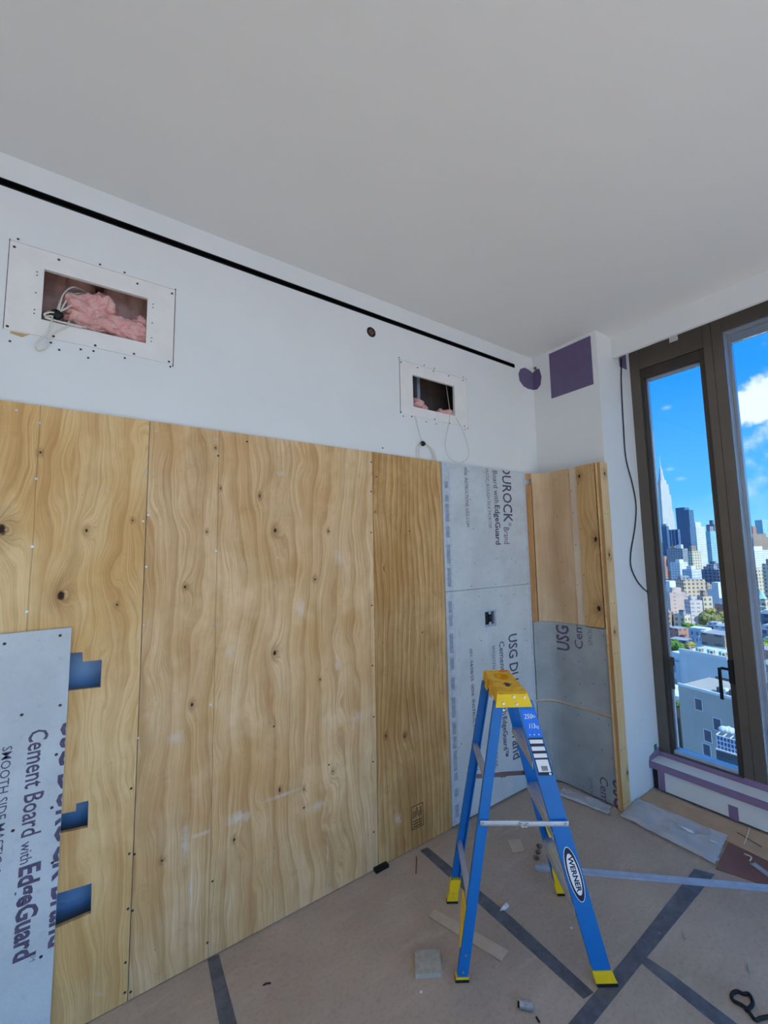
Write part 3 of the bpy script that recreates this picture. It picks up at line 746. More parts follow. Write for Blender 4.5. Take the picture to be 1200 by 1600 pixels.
tag(box('plywood_strip', (XB+.006, -.417, 1.2225), (XB+.014, -.3545, 2.433), PALEB), 'narrow pale plywood strip between curved facing and pine board', 'board', 'timber facing on the column')
pb = tag(box('pine_board', (XB, -.569, 1.214), (XB+.014, -.4185, 2.436), PINEB), 'knotty pine board on the column beside the post', 'board', 'timber facing on the column')
post = tag(box('corner_post', (-.108, -.622, .003), (-.0008, -.5835, 2.437), STUD, bevel=.003), 'full-height pine post at the outer edge of the column', 'post')
box('post_side_brown', (-.1085, -.6225, .01), (-.106, -.600, 2.43), STUD2, post)  # thin overlay colours the post's left face browner
cs = bmesh.new()
ca = math.radians(-38)
for z0, z1 in ((1.2225, 2.34), (2.385, 2.43)):
    rings = [[(XE+.001+.045*dx, YC-.002-.020*dx+.012*dy, z) for dx, dy in ((0, 0), (1, 0), (1, 1), (0, 1))] for z in (z0, z1)]
    loft(cs, rings)
tag(from_bm('corner_batten', cs, STUD2), 'narrow timber batten in the corner between cement board and curved plywood', 'batten', 'timber facing on the column')
def pB(px, py, x): q = W(px, py, 0, x); return q
discs('screw_head', [pB(800+px*.175, 720+py*.175, XB-.0) for px, py in ((502, 125), (383, 170), (530, 271), (543, 465), (402, 498), (567, 750), (442, 906), (460, 1078), (585, 1107), (478, 1293))], (-1, 0, 0), .004, .001, SCREWD, lb)
discs('screw_head', [Vector((XB, y, z)) for y, z in ((-.43, 2.30), (-.43, 1.95), (-.43, 1.60), (-.43, 1.29), (-.56, 2.38), (-.56, 1.75))], (-1, 0, 0), .004, .001, SCREWD, pb)
discs('screw_head', [Vector((x, -.622, z)) for z in (2.38, 2.05, 1.72, 1.40, 1.05, .72, .40, .05) for x in (-.085, -.04)], (0, -1, 0), .004, .001, SCREWD, post)
for kb, pix in ((kb1, ((64, 95), (170, 90), (185, 297), (305, 349), (423, 368), (617, 167), (625, 358), (311, 503), (433, 543), (536, 540), (630, 547), (317, 644), (440, 690))), (kb2, ((418, 785), (577, 816), (655, 867), (425, 1025), (604, 1058), (681, 1125), (461, 1345)))):
    pts = []
    for px, py in pix:
        q = W(820+px*.2, 960+py*.2, 0, XB)
        if q.y < -.19: pts.append(Vector((XB, q.y, q.z)))
    discs('screw_head', pts, (-1, 0, 0), .004, .001, SCREWD, kb)
def printB(body, p0, p1, cap, up, mat, parent, bold=0.0, clips=()):
    x = XB-.0012
    a, b_ = W(*p0, 0, x), W(*p1, 0, x)
    s_ = 1 if up else -1
    return lettering(body, (x, a.y, a.z), (0, 0, s_), (0, s_, 0), abs(b_.z-a.z), cap, mat, parent, bold, 0, clips)
tclip = [(Vector((0, 0, 1.219)), (0, 0, 1))]
printB('USG DUROCK', (890, 1018), (884, 880), .115, True, INK, kb1, .02, tclip)
printB('Cement Board', (911, 1015), (905, 890), .07, True, INK, kb1, .006, tclip)
printB('SMOOTH SIDE MASTIC', (926, 1009), (922, 900), .035, True, INK2, kb1, 0, tclip)
dclip = [(Vector((0, 0, .014)), (0, 0, -1))]
eclip = dclip + [(Vector((0, YPOST+.001, 0)), (0, -1, 0))]
printB('Cement Board', (937, 1212), (946, 1335), .062, False, INK, kb2, .006, dclip)
printB('SMOOTH SIDE', (920, 1214), (927, 1290), .03, False, INK2, kb2, 0, dclip)
printB('USG DUROCK', (957, 1216), (966, 1370), .10, False, INK, kb2, .02, eclip)
printB('001 04/08/25', (871, 1188), (877, 1246), .04, False, INK2, kb2, .006, dclip)

# ------------------------------------------------------------------ windows
SILLZ = .20
win1 = struct(bpy.data.objects.new('window_1', None), 'tall bronze casement window beside the column'); COL.objects.link(win1); win1.location = (XWIN, -.9, SILLZ)
win2 = struct(bpy.data.objects.new('window_2', None), 'tall bronze fixed window at the right edge'); COL.objects.link(win2); win2.location = (XWIN, -2.1, SILLZ)
XO = XWIN+.14
def wbox(win, name, y0, y1, z0, z1, x0, x1, mat=BRONZE, bev=.002): return box(name, (x0, y0, z0), (x1, y1, z1), mat, win, bev)
wbox(win1, 'frame_jamb', -.684, -DCOL-.001, SILLZ+.001, H-.002, XWIN, XO)
wbox(win1, 'frame_head', -1.150, -.6845, 3.268, H-.002, XWIN, XO)
wbox(win1, 'frame_sill', -1.150, -.6845, SILLZ+.001, .236, XWIN, XO)
wbox(win1, 'sash_stile', -.706, -.685, .2375, 3.266, XWIN+.016, XWIN+.085, BRONZE2)
wbox(win1, 'sash_stile', -1.149, -1.112, .2375, 3.266, XWIN+.016, XWIN+.085, BRONZE2)
wbox(win1, 'sash_rail', -1.1115, -.7065, 3.190, 3.266, XWIN+.016, XWIN+.085, BRONZE2)
wbox(win1, 'sash_rail', -1.1115, -.7065, .2375, .262, XWIN+.016, XWIN+.10, GALV)  # light steel colour stands for sky reflecting off this ledge
wbox(win1, 'glass_pane', -1.1115, -.7195, .2625, 3.1645, XWIN+.070, XWIN+.076, TINTED, 0)
wbox(win1, 'glazing_bead', -.719, -.7065, .2625, 3.1895, XWIN+.050, XWIN+.085, SKY_SHEEN)  # bead coloured light for the sky sheen along the jamb
wbox(win1, 'glazing_bead', -1.1115, -.7195, 3.165, 3.1895, XWIN+.050, XWIN+.085, SKY_SHEEN)
wbox(win1, 'mullion', -1.206, -1.1505, SILLZ+.001, H-.002, XWIN-.004, XO)
wbox(win1, 'gasket', -1.2075, -1.2062, SILLZ+.001, H-.002, XWIN+.004, XO, BLACK, 0)
wbox(win2, 'frame_jamb', -1.275, -1.208, SILLZ+.001, H-.002, XWIN-.006, XO)
WEND = -2.75
wbox(win2, 'frame_head', WEND, -1.2755, 3.330, H-.002, XWIN-.006, XO)
wbox(win2, 'frame_sill', WEND, -1.2755, SILLZ+.001, .25, XWIN-.006, XO)
wbox(win2, 'frame_jamb', WEND-.07, WEND-.0005, SILLZ+.001, H-.002, XWIN-.006, XO)
wbox(win2, 'glazing_bead', -1.298, -1.2775, .2505, 3.3275, XWIN+.085, XWIN+.12, SKY_SHEEN)
wbox(win2, 'sky_sheen_liner', -1.2775, -1.2755, .2505, 3.3275, XWIN+.004, XWIN+.12, SKY_SHEEN, 0)  # liner added to carry the painted sky sheen
wbox(win2, 'sky_sheen_liner', WEND, -1.2755, 3.3276, 3.3299, XWIN+.004, XWIN+.12, SKY_SHEEN, 0)
wbox(win2, 'glazing_bead', WEND, -1.2985, 3.265, 3.3270, XWIN+.085, XWIN+.12, SKY_SHEEN)
wbox(win2, 'glass_pane', WEND, -1.2985, .2505, 3.2645, XWIN+.095, XWIN+.103, TINTED, 0)
# casement handle, and black bars beside the mullion
def onglass(px, py, x): return W(px, py, 0, x)
xh = XWIN+.012
a_, b_ = onglass(1050, 1029, xh), onglass(1056, 1076, xh)
hd = box('handle_lever', (xh-.03, a_.y-.012, b_.z), (xh-.012, a_.y+.010, a_.z), BRONZE2, win1, .003)
box('handle_base', (xh-.012, a_.y-.016, a_.z-.05), (xh+.004, a_.y+.014, a_.z+.012), BRONZE2, win1, .003)
a_, b_ = onglass(1124, 1043, xh), onglass(1125, 1092, xh)
box('mullion_bar', (xh-.008, a_.y-.011, b_.z), (xh+.002, a_.y+.010, a_.z), BLACK, win1, .002)
c_ = onglass(1140, 1031, xh); d_ = onglass(1138, 1067, xh)
box('mullion_plate', (xh-.010, c_.y-.02, d_.z), (xh+.003, c_.y+.012, c_.z), BLACK, win1, .002)
box('mullion_link', (xh-.007, c_.y+.012, a_.z-.010), (xh+.001, a_.y-.010, a_.z+.008), BLACK, win1, .001)
q = W(1052, 525, 0, XWIN-.002)
wbox(win1, 'shim', q.y-.03, q.y+.03, 3.395, 3.45, XWIN-.006, XWIN-.001, WHITE, 0)

# further windows of the same wall and the end wall, unseen behind the camera, glazed clear to light the room
nw = 3
for (y0, y1) in ((-4.30, -2.83), (-5.80, -4.34)):
    w_ = struct(bpy.data.objects.new('window_%d' % nw, None), 'bronze framed window further along the window wall'); COL.objects.link(w_); w_.location = (XWIN, (y0+y1)/2, SILLZ); nw += 1
    wbox(w_, 'frame_jamb', y0, y0+.06, SILLZ+.001, H-.002, XWIN, XO); wbox(w_, 'frame_jamb', y1-.06, y1, SILLZ+.001, H-.002, XWIN, XO)
    wbox(w_, 'frame_head', y0+.061, y1-.061, 3.33, H-.002, XWIN, XO); wbox(w_, 'frame_sill', y0+.061, y1-.061, SILLZ+.001, .25, XWIN, XO)
    wbox(w_, 'glass_pane', y0+.061, y1-.061, .2505, 3.3295, XWIN+.08, XWIN+.086, CLEAR, 0)
struct(box('wall_window', (XWIN, YBK, 0), (XWIN+.2, -5.805, H), WHITE), 'white pier at the end of the window wall')
struct(box('trim_3', (XWIN, -5.8, 0), (XWIN+.2, -DCOL-.001, SILLZ), WHITE), 'low wall below the windows')
struct(plate('wall_front', [rect(XL, 0, XWIN+.2, H), rect(-5.4, .25, -2.9, 3.25), rect(-2.6, .25, -.2, 3.25)], lambda a, b, c: (a, YBK-c, b), .12, WHITE), 'white end wall behind the camera with wide windows')
for xa, xb in ((-5.4, -2.9), (-2.6, -.2)):
    w_ = struct(bpy.data.objects.new('window_%d' % nw, None), 'wide window in the end wall behind the camera'); COL.objects.link(w_); w_.location = (xa, YBK, .25); nw += 1
    for x in (xa, (xa+xb)/2-.03, xb-.06): box('frame_jamb', (x, YBK-.10, .25), (x+.06, YBK-.03, 3.25), BRONZE, w_)
    box('glass_pane', (xa+.06, YBK-.07, .25), ((xa+xb)/2-.03, YBK-.065, 3.25), CLEAR, w_); box('glass_pane', ((xa+xb)/2+.03, YBK-.07, .25), (xb-.06, YBK-.065, 3.25), CLEAR, w_)

# window sill box with its purple tape
sill = thing('window_sill_box', 'low white boxed window sill edged with purple masking tape', 'window sill', (.36, -2, 0))
box('top_board', (.325, -5.8, .183), (XWIN-.001, -DCOL-.002, SILLZ), WHITE, sill, .003)
box('front_panel', (.350, -5.8, .016), (.366, -.652, .160), WHITE, sill, .002)
box('recess_shadow', (.372, -5.8, .004), (.40, -DCOL-.003, .182), DARK, sill)  # dark backing puts the shadow of the gaps into colour
box('edge_tape', (.3235, -5.8, .160), (.3245, -DCOL-.002, .2015), PTAPE, sill)
box('edge_tape', (.3246, -5.8, .2002), (.345, -DCOL-.002, .2012), PTAPE, sill)
box('nosing', (.326, -5.8, .161), (.349, -DCOL-.003, .1825), WHITE, sill)
box('frame_tape', (XWIN-.0085, -1.15, .2005), (XWIN-.0075, -DCOL-.003, .232), PTAPE, sill)
box('frame_tape', (XWIN-.014, -5.7, .2002), (XWIN-.0088, -DCOL-.003, .2010), PTAPE, sill)
box('frame_tape', (XWIN-.0125, -1.277, .2005), (XWIN-.0115, -1.151, .245), PTAPE, sill)
box('frame_tape', (XWIN-.008, -5.7, .2005), (XWIN-.007, -1.30, .232), PTAPE, sill)
box('frame_tape', (XWIN-.008, -1.2775, .2012), (XWIN+.06, -1.2762, .255), PTAPE, sill)
plate('wall_tape', [[(.327, .2012), (XWIN-.001, .2012), (XWIN-.001, .262), (.338, .232)]], lambda a, b, c: (a, -DCOL-.0022+c, b), .001, PTAPE, sill)
box('panel_tape', (.3485, -.70, .017), (.3495, -.655, .159), PTAPE, sill)
q0, q1 = W(1138, 1262, 0, .349), W(1155, 1285, 0, .349)
box('panel_tape', (.3485, q1.y, .010), (.3495, q0.y, .098), PTAPE, sill)

# ------------------------------------------------------------------ floor coverings
fF = lambda z: (lambda a, b, c: (a, b, z+c))
def floor_poly(name, pix, z, t, mat, parent=None):
    return plate(name, [[(W(px, py, 2, z).x, W(px, py, 2, z).y) for px, py in pix]], fF(z), t, mat, parent)
tapes = [([(656, 1329), (668, 1324), (800, 1433), (928, 1551), (912, 1561), (740, 1405)], 'dark floor tape running from the plywood to the ladder foot'),
         ([(1085, 1357), (1117, 1366), (1005, 1503), (925, 1603), (885, 1603), (975, 1497)], 'broad dark floor tape crossing under the steel strip toward the window'),
         ([(1008, 1494), (1050, 1522), (1160, 1606), (1125, 1606), (1040, 1536), (1000, 1503)], 'dark floor tape branching off to the lower right'),
         ([(324, 1499), (342, 1491), (372, 1606), (344, 1606)], 'short dark floor tape starting at the middle plywood sheet')]
for i, (pix, lab) in enumerate(tapes):
    tag(floor_poly('floor_tape', pix, .0004+i*.0003, .0003, TAPE), lab, 'tape', 'dark tape seams on the floor')
# paper cards, chips
def flat_piece(name, pix, t, mat, label, cat, z=.0009):
    return tag(floor_poly(name, pix, z, t, mat), label, cat)
flat_piece('cardboard_strip', [(670, 1433), (679, 1422), (794, 1486), (783, 1502)], .004, CARD, 'long tan cardboard strip lying behind the ladder leg', 'cardboard', .002)
flat_piece('cardboard_square', [(793, 1314), (812, 1312), (820, 1329), (801, 1333)], .004, CARD, 'small tan cardboard square on the floor under the ladder', 'cardboard')
ch = flat_piece('cement_offcut', [(648, 1492), (687, 1489), (690, 1527), (649, 1530)], .018, STONE, 'square grey offcut of cement board lying near the ladder foot', 'offcut', .0005)
tag(floor_poly('floor_strip', [(1001, 1249), (1018, 1234), (1260, 1332), (1260, 1376)], .0005, .006, KRAFT), 'tan floor strip along the foot of the window sill', 'floor strip')
bb = tag(floor_poly('hardboard_sheet', [(1139, 1313), (1262, 1366), (1262, 1384), (1185, 1378), (1118, 1356)], .008, .004, BROWNB), 'reddish brown hardboard sheet lying beside the plastic film', 'hardboard')
bb.location.z = -.0075
# plastic film with wrinkles
def film(name, pix, nu, nv, amp, seed, label):
    P = [W(px, py, 2, .004) for px, py in pix]           # a,b,c,d corners
    bm = bmesh.new(); g = []
    for i in range(nu+1):
        row = []
        for j in range(nv+1):
            u, v = i/nu, j/nv
            p = (P[0]*(1-u)+P[1]*u)*(1-v)+(P[3]*(1-u)+P[2]*u)*v
            w1 = noise.ridged_multi_fractal(Vector((p.x*2.2+p.y*4, p.y*7-p.x*5, seed)), 1, 2, 3, 1, 2)
            e = min(1, min(u, 1-u, v, 1-v)*10)
            jitter = Vector((noise.noise(Vector((u*9, v*9, seed))), noise.noise(Vector((u*9, v*9, seed+5))), 0))*.012*(1-e)
            z = .012+amp*max(0, w1-.6)*(.25+.75*e)
            row.append(bm.verts.new((p.x+jitter.x, p.y+jitter.y, z)))
        g.append(row)
    for i in range(nu):
        for j in range(nv): bm.faces.new((g[i][j], g[i+1][j], g[i+1][j+1], g[i][j+1]))
    o = from_bm(name, bm, FILM, None, True)
    md = o.modifiers.new('thickness', 'SOLIDIFY'); md.thickness = .0006
    return tag(o, label, 'plastic film')
film('plastic_film', [(968, 1276), (996, 1250), (1137, 1308), (1118, 1353)], 90, 40, .020, 2.0, 'crumpled clear plastic film spread on the floor beside the column post')
film('plastic_film', [(862, 1240), (880, 1233), (955, 1261), (952, 1275)], 50, 10, .020, 7.0, 'crumpled plastic film strip along the foot of the column boards')
for pix, lab in (([(1058, 1288), (1082, 1298), (1085, 1303), (1076, 1300)], 'white paper scrap on the plastic film'), ([(1110, 1312), (1121, 1317), (1120, 1318), (1109, 1314)], 'tiny paper sliver on the plastic film near the hardboard')):
    o = floor_poly('paper_scrap', pix, .034, .001, WINK); tag(o, lab, 'scrap')
# steel strip
def track(name, p0, p1, w, h, label):
    a, b_ = W(*p0, 2, 0), W(*p1, 2, 0); a.z = b_.z = 0
    d = (b_-a).normalized(); s_ = Vector((-d.y, d.x, 0))*w/2; up = Vector((0, 0, 1))
    t_ = thing(name, label, 'steel track', a)
    prof = [(-1, .001), (1, .001), (1, h), (.94, h), (.94, .004), (-.94, .004), (-.94, h), (-1, h)]
    bm = bmesh.new()
    loft(bm, [[p+s_*k+up*z for k, z in reversed(prof)] for p in (a, b_)])
    from_bm('channel', bm, GALV, t_)
    bm = bmesh.new()
    for k in (-.45, .45):
        loft(bm, [[p+s_*(k+dk)+up*z for dk, z in ((-.08, .0042), (.08, .0042), (.04, .0065), (-.04, .0065))] for p in (a, b_)])
    from_bm('rib', bm, GALV, t_)
    return t_
track('steel_track', (836, 1357), (1290, 1398), .040, .012, 'long galvanised steel track lying across the floor behind the ladder')
t2 = track('steel_track', (1176, 1352), (1204, 1373), .030, .010, 'short steel track piece on the brown hardboard at the right edge')
t2.location.z += .006
# small litter
def litter(name, pix, r, mat, label, cat, z=.004, n=4):
    return tag(tube(name, [Vector((W(px, py, 2, 0).x, W(px, py, 2, 0).y, z)) for px, py in pix], r, mat, None, n, 6), label, cat)
bi = thing('crumpled_scrap', 'brown crumpled tape scrap beside the ladder', 'scrap', W(840, 1332, 2, 0))
for k, (px, py) in enumerate(((843, 1322), (841, 1331), (838, 1340))): lump('fold', W(px, py, 2, .010), .014, (1, 1.1, .7), M('brown_scrap', S(120, 92, 84), .5, .1, var=.5, scale=70), k*3+1, .35, 3, bi)
tag(lump('curled_paper', W(789, 1417, 2, .010), .02, (1.4, .5, .5), WINK, 12, .4, 3), 'white curl of paper on the dark floor tape', 'scrap')
litter('loose_screw', [(1066, 1457), (1071, 1468)], .003, SCREW, 'small shiny screw left of the black strap', 'screw')
litter('loose_screw', [(1168, 1508), (1171, 1522)], .003, SCREW, 'small shiny screw above the black strap loop', 'screw')
litter('loose_screw', [(1032, 1460), (1029, 1458)], .002, SCREW, 'tiny screw beside the broad floor tape', 'screw', .003, 2)
litter('dark_sliver', [(411, 1541), (417, 1538), (423, 1538)], .003, M('dark_wood_sliver', S(60, 44, 36), .8), 'dark wood sliver on the floor beside the short tape', 'scrap')
litter('dark_sliver', [(838, 1591), (843, 1599)], .004, BLACK, 'black sliver at the bottom edge of the floor', 'scrap')
litter('thin_stick', [(651, 1340), (650, 1366)], .0025, M('rust_line', S(110, 72, 58), .8), 'thin brown stick lying by the plywood foot', 'scrap')
litter('loose_screw', [(856, 1366), (856, 1374)], .0025, SCREW, 'small screw standing by the steel track end', 'screw')
litter('pale_string', [(1172, 1296), (1168, 1308), (1163, 1322)], .003, WIREW, 'pale string crossing the tan floor strip', 'string', .010)
litter('thin_wire', [(1152, 1303), (1190, 1326)], .002, CORD, 'dark thin wire lying on the tan floor strip', 'wire', .010)
litter('pale_string', [(1163, 1337), (1174, 1342), (1172, 1348)], .004, WIREW, 'pale bent wire scrap on the brown hardboard', 'wire', .010)
for px, py, lab in ((658, 1550, 'white plaster crumb below the grey offcut'), (893, 1450, 'tiny white crumb right of the ladder leg')):
    tag(lump('plaster_crumb', W(px, py, 2, .003), .005, (1, 1, .8), WINK, px, .3, 2), lab, 'crumb')
pc = thing('metal_coupling', 'small dark metal pipe coupling on the floor', 'coupling', W(819, 1577, 2, 0))
ca, cb = W(812, 1575, 2, 0), W(828, 1578, 2, 0); d = (cb-ca).normalized()
bm = bmesh.new()
for k in range(5):
    p = ca+d*(.010*k); pts = [p+Vector((0, 0, .0165)), p+d*.0098+Vector((0, 0, .0165))]
    add_tube(bm, pts, .016-(.0015 if k % 2 else 0), 14)
from_bm('thread', bm, M('grey_metal', S(168, 168, 170), .4, .4, var=.2, scale=60), pc)
bm = bmesh.new(); add_tube(bm, [ca-d*.008+Vector((0, 0, .013)), ca+Vector((0, 0, .013))], .009, 12); from_bm('bore', bm, BLACK, pc)
litter('black_strap', [(1210, 1590), (1190, 1594), (1180, 1596), (1165, 1577), (1146, 1566), (1144, 1556), (1152, 1552), (1162, 1556), (1170, 1556), (1176, 1566), (1175, 1574), (1166, 1582)], .0065, RUBBER, 'black rubber strap curled in a loop at the right edge', 'strap', .007, 6)

# ================================================================== STEP LADDER
LX, LY, LTH = -1.4321, -.7882, -.6354
D0, D1, WB, WF, LH, HC, WC = .2987, .3534, .4329, .4985, 1.1594, .0695, .3591
A1, A2, B1, B2 = -.0698, .0634, -.0802, .0864
lc, ls = math.cos(LTH), math.sin(LTH)
def LP(u, v, z): return Vector((LX+u*lc-v*ls, LY+u*ls+v*lc, z))
lad = thing('step_ladder', 'blue fibreglass step ladder with yellow top and feet, standing open', 'ladder', (LX, LY, 0))
ZT = LH-.018
def fu(z): return D1-.0375+(.045-(D1-.0375))*z/ZT      # rail centre lines
def fw(z): return (WF+(WC-.012-WF)*z/ZT)/2
def bu(z): return -D0+.022+(-.056-(-D0+.022))*z/ZT
def bw(z): return (WB+(WC-.030-WB)*z/ZT)/2
def rail(front, side):
    u_, w_, half, fl, zb = (fu, fw, .0385, .026, .030) if front else (bu, bw, .0225, .024, .018)
    prof = [(-half, 0), (half, 0), (half, fl), (half-.005, fl), (half-.005, .004), (-half+.005, .004), (-half+.005, fl), (-half, fl)]
    bm = bmesh.new()
    loft(bm, [[LP(u_(z)+s_, side*(w_(z)-t_), z) for s_, t_ in prof] for z in (zb, ZT-.03)])
    o = from_bm('front_rail' if front else 'rear_rail', bm, BLUE, lad)
    # yellow boot
    bm = bmesh.new()
    if front:
        hh = .058
        ring = lambda z, e, k: [LP(u_(z)+s_*(half+e)+k, side*(w_(z)-t_), z) for s_, t_ in ((-1, -.004), (1, -.004), (1, fl+.002), (-1, fl+.002))]
        loft(bm, [ring(.014, .006, .004), ring(.03, .004, .002), ring(hh, .0025, 0)])
        o2 = from_bm('foot', bm, YEL, lad)
        bm = bmesh.new(); loft(bm, [ring(.0005, .005, .006), ring(.0138, .006, .004)]); from_bm('tread_pad', bm, RUBBER, o2)
        if side > 0:                                    # tall inner brace of the far foot with its slots
            bm = bmesh.new()
            loft(bm, [[LP(u_(z)+s_*half*k, side*(w_(z)-t_), z) for s_, t_ in ((-1, .0265), (1, .0265), (1, .0305), (-1, .0305))] for z, k in ((.06, .95), (.12, .9), (.19, .55))])
            o3 = from_bm('foot_brace', bm, YEL, lad)
            bm = bmesh.new()
            for z in (.085, .115, .145):
                pts = [LP(u_(z)+s_, side*(w_(z)-t_), zz_) for zz_ in (z-.008, z+.008) for s_, t_ in ((0.0, .0306), (.03, .0306), (.03, .0316), (0.0, .0316))]
                loft(bm, [pts[:4], pts[4:]])
            from_bm('slot', bm, BLUE, o3)
    else:
        hh = .019 if side < 0 else .115
        ring = lambda z, e, t0: [LP(u_(z)+s_*(half+e), side*(w_(z)-t_), z) for s_, t_ in ((-1, -.003), (1, -.003), (1, fl+.002), (-1, fl+.002))]
        if side < 0: loft(bm, [ring(.012, .006, 0), ring(hh, .003, 0)])
        else: loft(bm, [ring(.012, .006, 0), ring(.05, .0, 0), ring(.09, .004, 0), ring(hh, .003, 0)])
        o2 = from_bm('foot', bm, YEL, lad)
        bm = bmesh.new(); loft(bm, [ring(.0005, .006, 0), ring(.0118, .006, 0)]); from_bm('tread_pad', bm, RUBBER, o2)
        if side > 0:
            bm = bmesh.new()
            for z in (.03, .05): add_disc(bm, LP(u_(z), side*(w_(z)-fl-.002), z), LP(0, -1, 0)-LP(0, 0, 0), .007, .001, 10)
            from_bm('rivet', bm, DIRTY_YEL, o2)
        else:
            bm = bmesh.new()
            loft(bm, [[LP(u_(z)-half*.9+k, side*(w_(z)-t_), z) for k, t_ in ((-.008, .012), (-.002, .012), (-.002, .012+wd), (-.008, .012+wd))] for z, wd in ((.12, .004), (.16, .035), (.22, .075), (.272, .10))])
            from_bm('corner_brace', bm, YEL, lad)
    return o
rails = {(f_, s_): rail(f_, s_) for f_ in (True, False) for s_ in (-1, 1)}
# far corner brace under the second step
bm = bmesh.new()
loft(bm, [[LP(fu(z)+s_*.036*k, fw(z)-t_, z) for s_, t_ in ((-.2, .027), (1, .027), (1, .031), (-.2, .031))] for z, k in ((.30, .25), (.33, .9), (.40, 1.0))])
from_bm('corner_brace', bm, YEL, lad)
# treads: ridged aluminium channels
for z in (.285, .572, .858):
    half = .041; prof = [(-half, -.030), (-half, 0)]
    n = 5
    for k in range(n):
        a = -half+.004+k*(2*half-.008)/n; w_ = (2*half-.008)/n
        prof += [(a, .0), (a+w_*.12, .0035), (a+w_*.62, .0035), (a+w_*.74, .0)]
    prof += [(half, 0), (half, -.030), (half-.002, -.030), (half-.002, -.003), (-half+.002, -.003), (-half+.002, -.030)]
    bm = bmesh.new()
    vw = fw(z)-.0042
    loft(bm, [[LP(fu(z)+s_, v, z+t_) for s_, t_ in prof] for v in (-vw, vw)])
    st_ = from_bm('step', bm, ALU, lad)
# rear horizontals
for z in (.285, .78):
    vw = bw(z)-.0042
    prof = [(-.012, -.014), (.012, -.014), (.012, .014), (-.012, .014)]
    bm = bmesh.new()
    loft(bm, [[LP(bu(z)+s_-.006, v, z+t_) for s_, t_ in prof] for v in (-vw, vw)])
    from_bm('rear_crossbar', bm, ALU, lad)
# spreaders
for side in (-1, 1):
    z = .612
    v0, v1 = side*(bw(z)+.004), side*(fw(z)+.004)
    a_, b_ = LP(bu(z)-.004, v0, z), LP(fu(z)+.024, v1, z+.004)
    mid_ = (a_+b_)/2
    out_ = (LP(0, side, 0)-LP(0, 0, 0)).normalized()
    mat_ = ALU if side < 0 else M('far_spreader_metal', S(128, 108, 112), .35, .7)  # far spreader in a darker, browner metal
    d = (b_-a_).normalized()
    for p0, p1, off in ((a_-d*.010, mid_+d*.020, .0), (mid_-d*.018, b_+d*.012, .005)):
        bm = bmesh.new()
        up = Vector((0, 0, 1))
        prof = [(-.0095, 0), (.0095, 0), (.0095, .007), (.0065, .0085), (.0065, .003), (-.0065, .003), (-.0065, .0085), (-.0095, .007)]
        loft(bm, [[p+up*s_+out_*(off+t_) for s_, t_ in prof] for p in (p0, p1)])
        sp_ = from_bm('spreader', bm, mat_, lad)
    bm = bmesh.new()
    for p in (a_+out_*.009, b_+out_*.013, mid_-d*.012+out_*.013, mid_+d*.014+out_*.013): add_disc(bm, p, out_, .0055, .003, 10)
    from_bm('rivet', bm, SCREW, sp_)['kind'] = 'stuff'
    bm = bmesh.new(); pts = [mid_+d*k+Vector((0, 0, zz_))+out_*.006 for k, zz_ in ((-.022, .0), (-.010, -.018), (.004, -.014), (.010, -.018), (.022, -.004))]
    loft(bm, [[p+out_*o_ for p in pts] for o_ in (0, .002)]); from_bm('hinge_plate', bm, mat_, sp_)
# yellow top cap
bm = bmesh.new()
N_ = 7
hole = [(.0+.036*math.cos(2*math.pi*k/18), .06+.055*math.sin(2*math.pi*k/18)) for k in range(18)]
outl = [(A1, -WC/2), (A2, -WC/2), (A2, WC/2), (A1, WC/2)]
# scalloped long edges
def edge(u, sgn):
    pts = []
    for k in range(25):
        v = -WC/2+WC*k/24
        pts.append((u+sgn*(-.006 if (k % 8) in (3, 4, 5) else 0.0), v))
    return pts
el, er = edge(A1, -1), edge(A2, 1)
outl = [p for p in er] + [p for p in reversed(el)]
add_plate(bm, [outl, hole], lambda a, b, c: LP(a, b, LH-.012+c), .012)
cap = from_bm('top_cap', bm, DIRTY_YEL, lad)
for v0, v1 in ((-WC/2, -WC/2+.006), (WC/2-.006, WC/2)):
    bm = bmesh.new()
    loft(bm, [[LP(u, v, z) for u, z in ((B1, LH-HC), (B2, LH-HC), (A2, LH-.0005), (A1, LH-.0005))] for v in (v0, v1)])
    from_bm('end_plate', bm, YEL, cap)
for ua, ub, in ((A1, B1), (A2, B2)):
    bm = bmesh.new()
    sg = 1 if ub > 0 else -1
    for k in range(6):
        va, vb = -WC/2+.0062+k*(WC-.0124)/6, -WC/2+.0062+(k+1)*(WC-.0124)/6
        ins_ = .006 if k % 2 else 0
        zb = LH-HC+(.018 if k % 2 else .004)
        ub2 = ua+(ub-ua)*(LH-zb)/HC
        loft(bm, [[LP(ua-sg*ins_, v, LH-.012), LP(ub2-sg*ins_, v, zb), LP(ub2-sg*(ins_+.005), v, zb), LP(ua-sg*(ins_+.005), v, LH-.012)] for v in (va, vb)])
    from_bm('side_skirt', bm, DIRTY_YEL, cap)
bm = bmesh.new()                                        # cup wall under the tool hole
for k in range(18):
    p, q = hole[k], hole[(k+1) % 18]
    vs = [LP(p[0], p[1], LH-.012), LP(q[0], q[1], LH-.012), LP(q[0]*.8, .06+(q[1]-.06)*.85, LH-.05), LP(p[0]*.8, .06+(p[1]-.06)*.85, LH-.05)]
    bm.faces.new([bm.verts.new(v) for v in vs])
bm.faces.new([bm.verts.new(LP(p[0]*.8, .06+(p[1]-.06)*.85, LH-.05)) for p in hole])
from_bm('tool_cup', bm, DIRTY_YEL, cap)
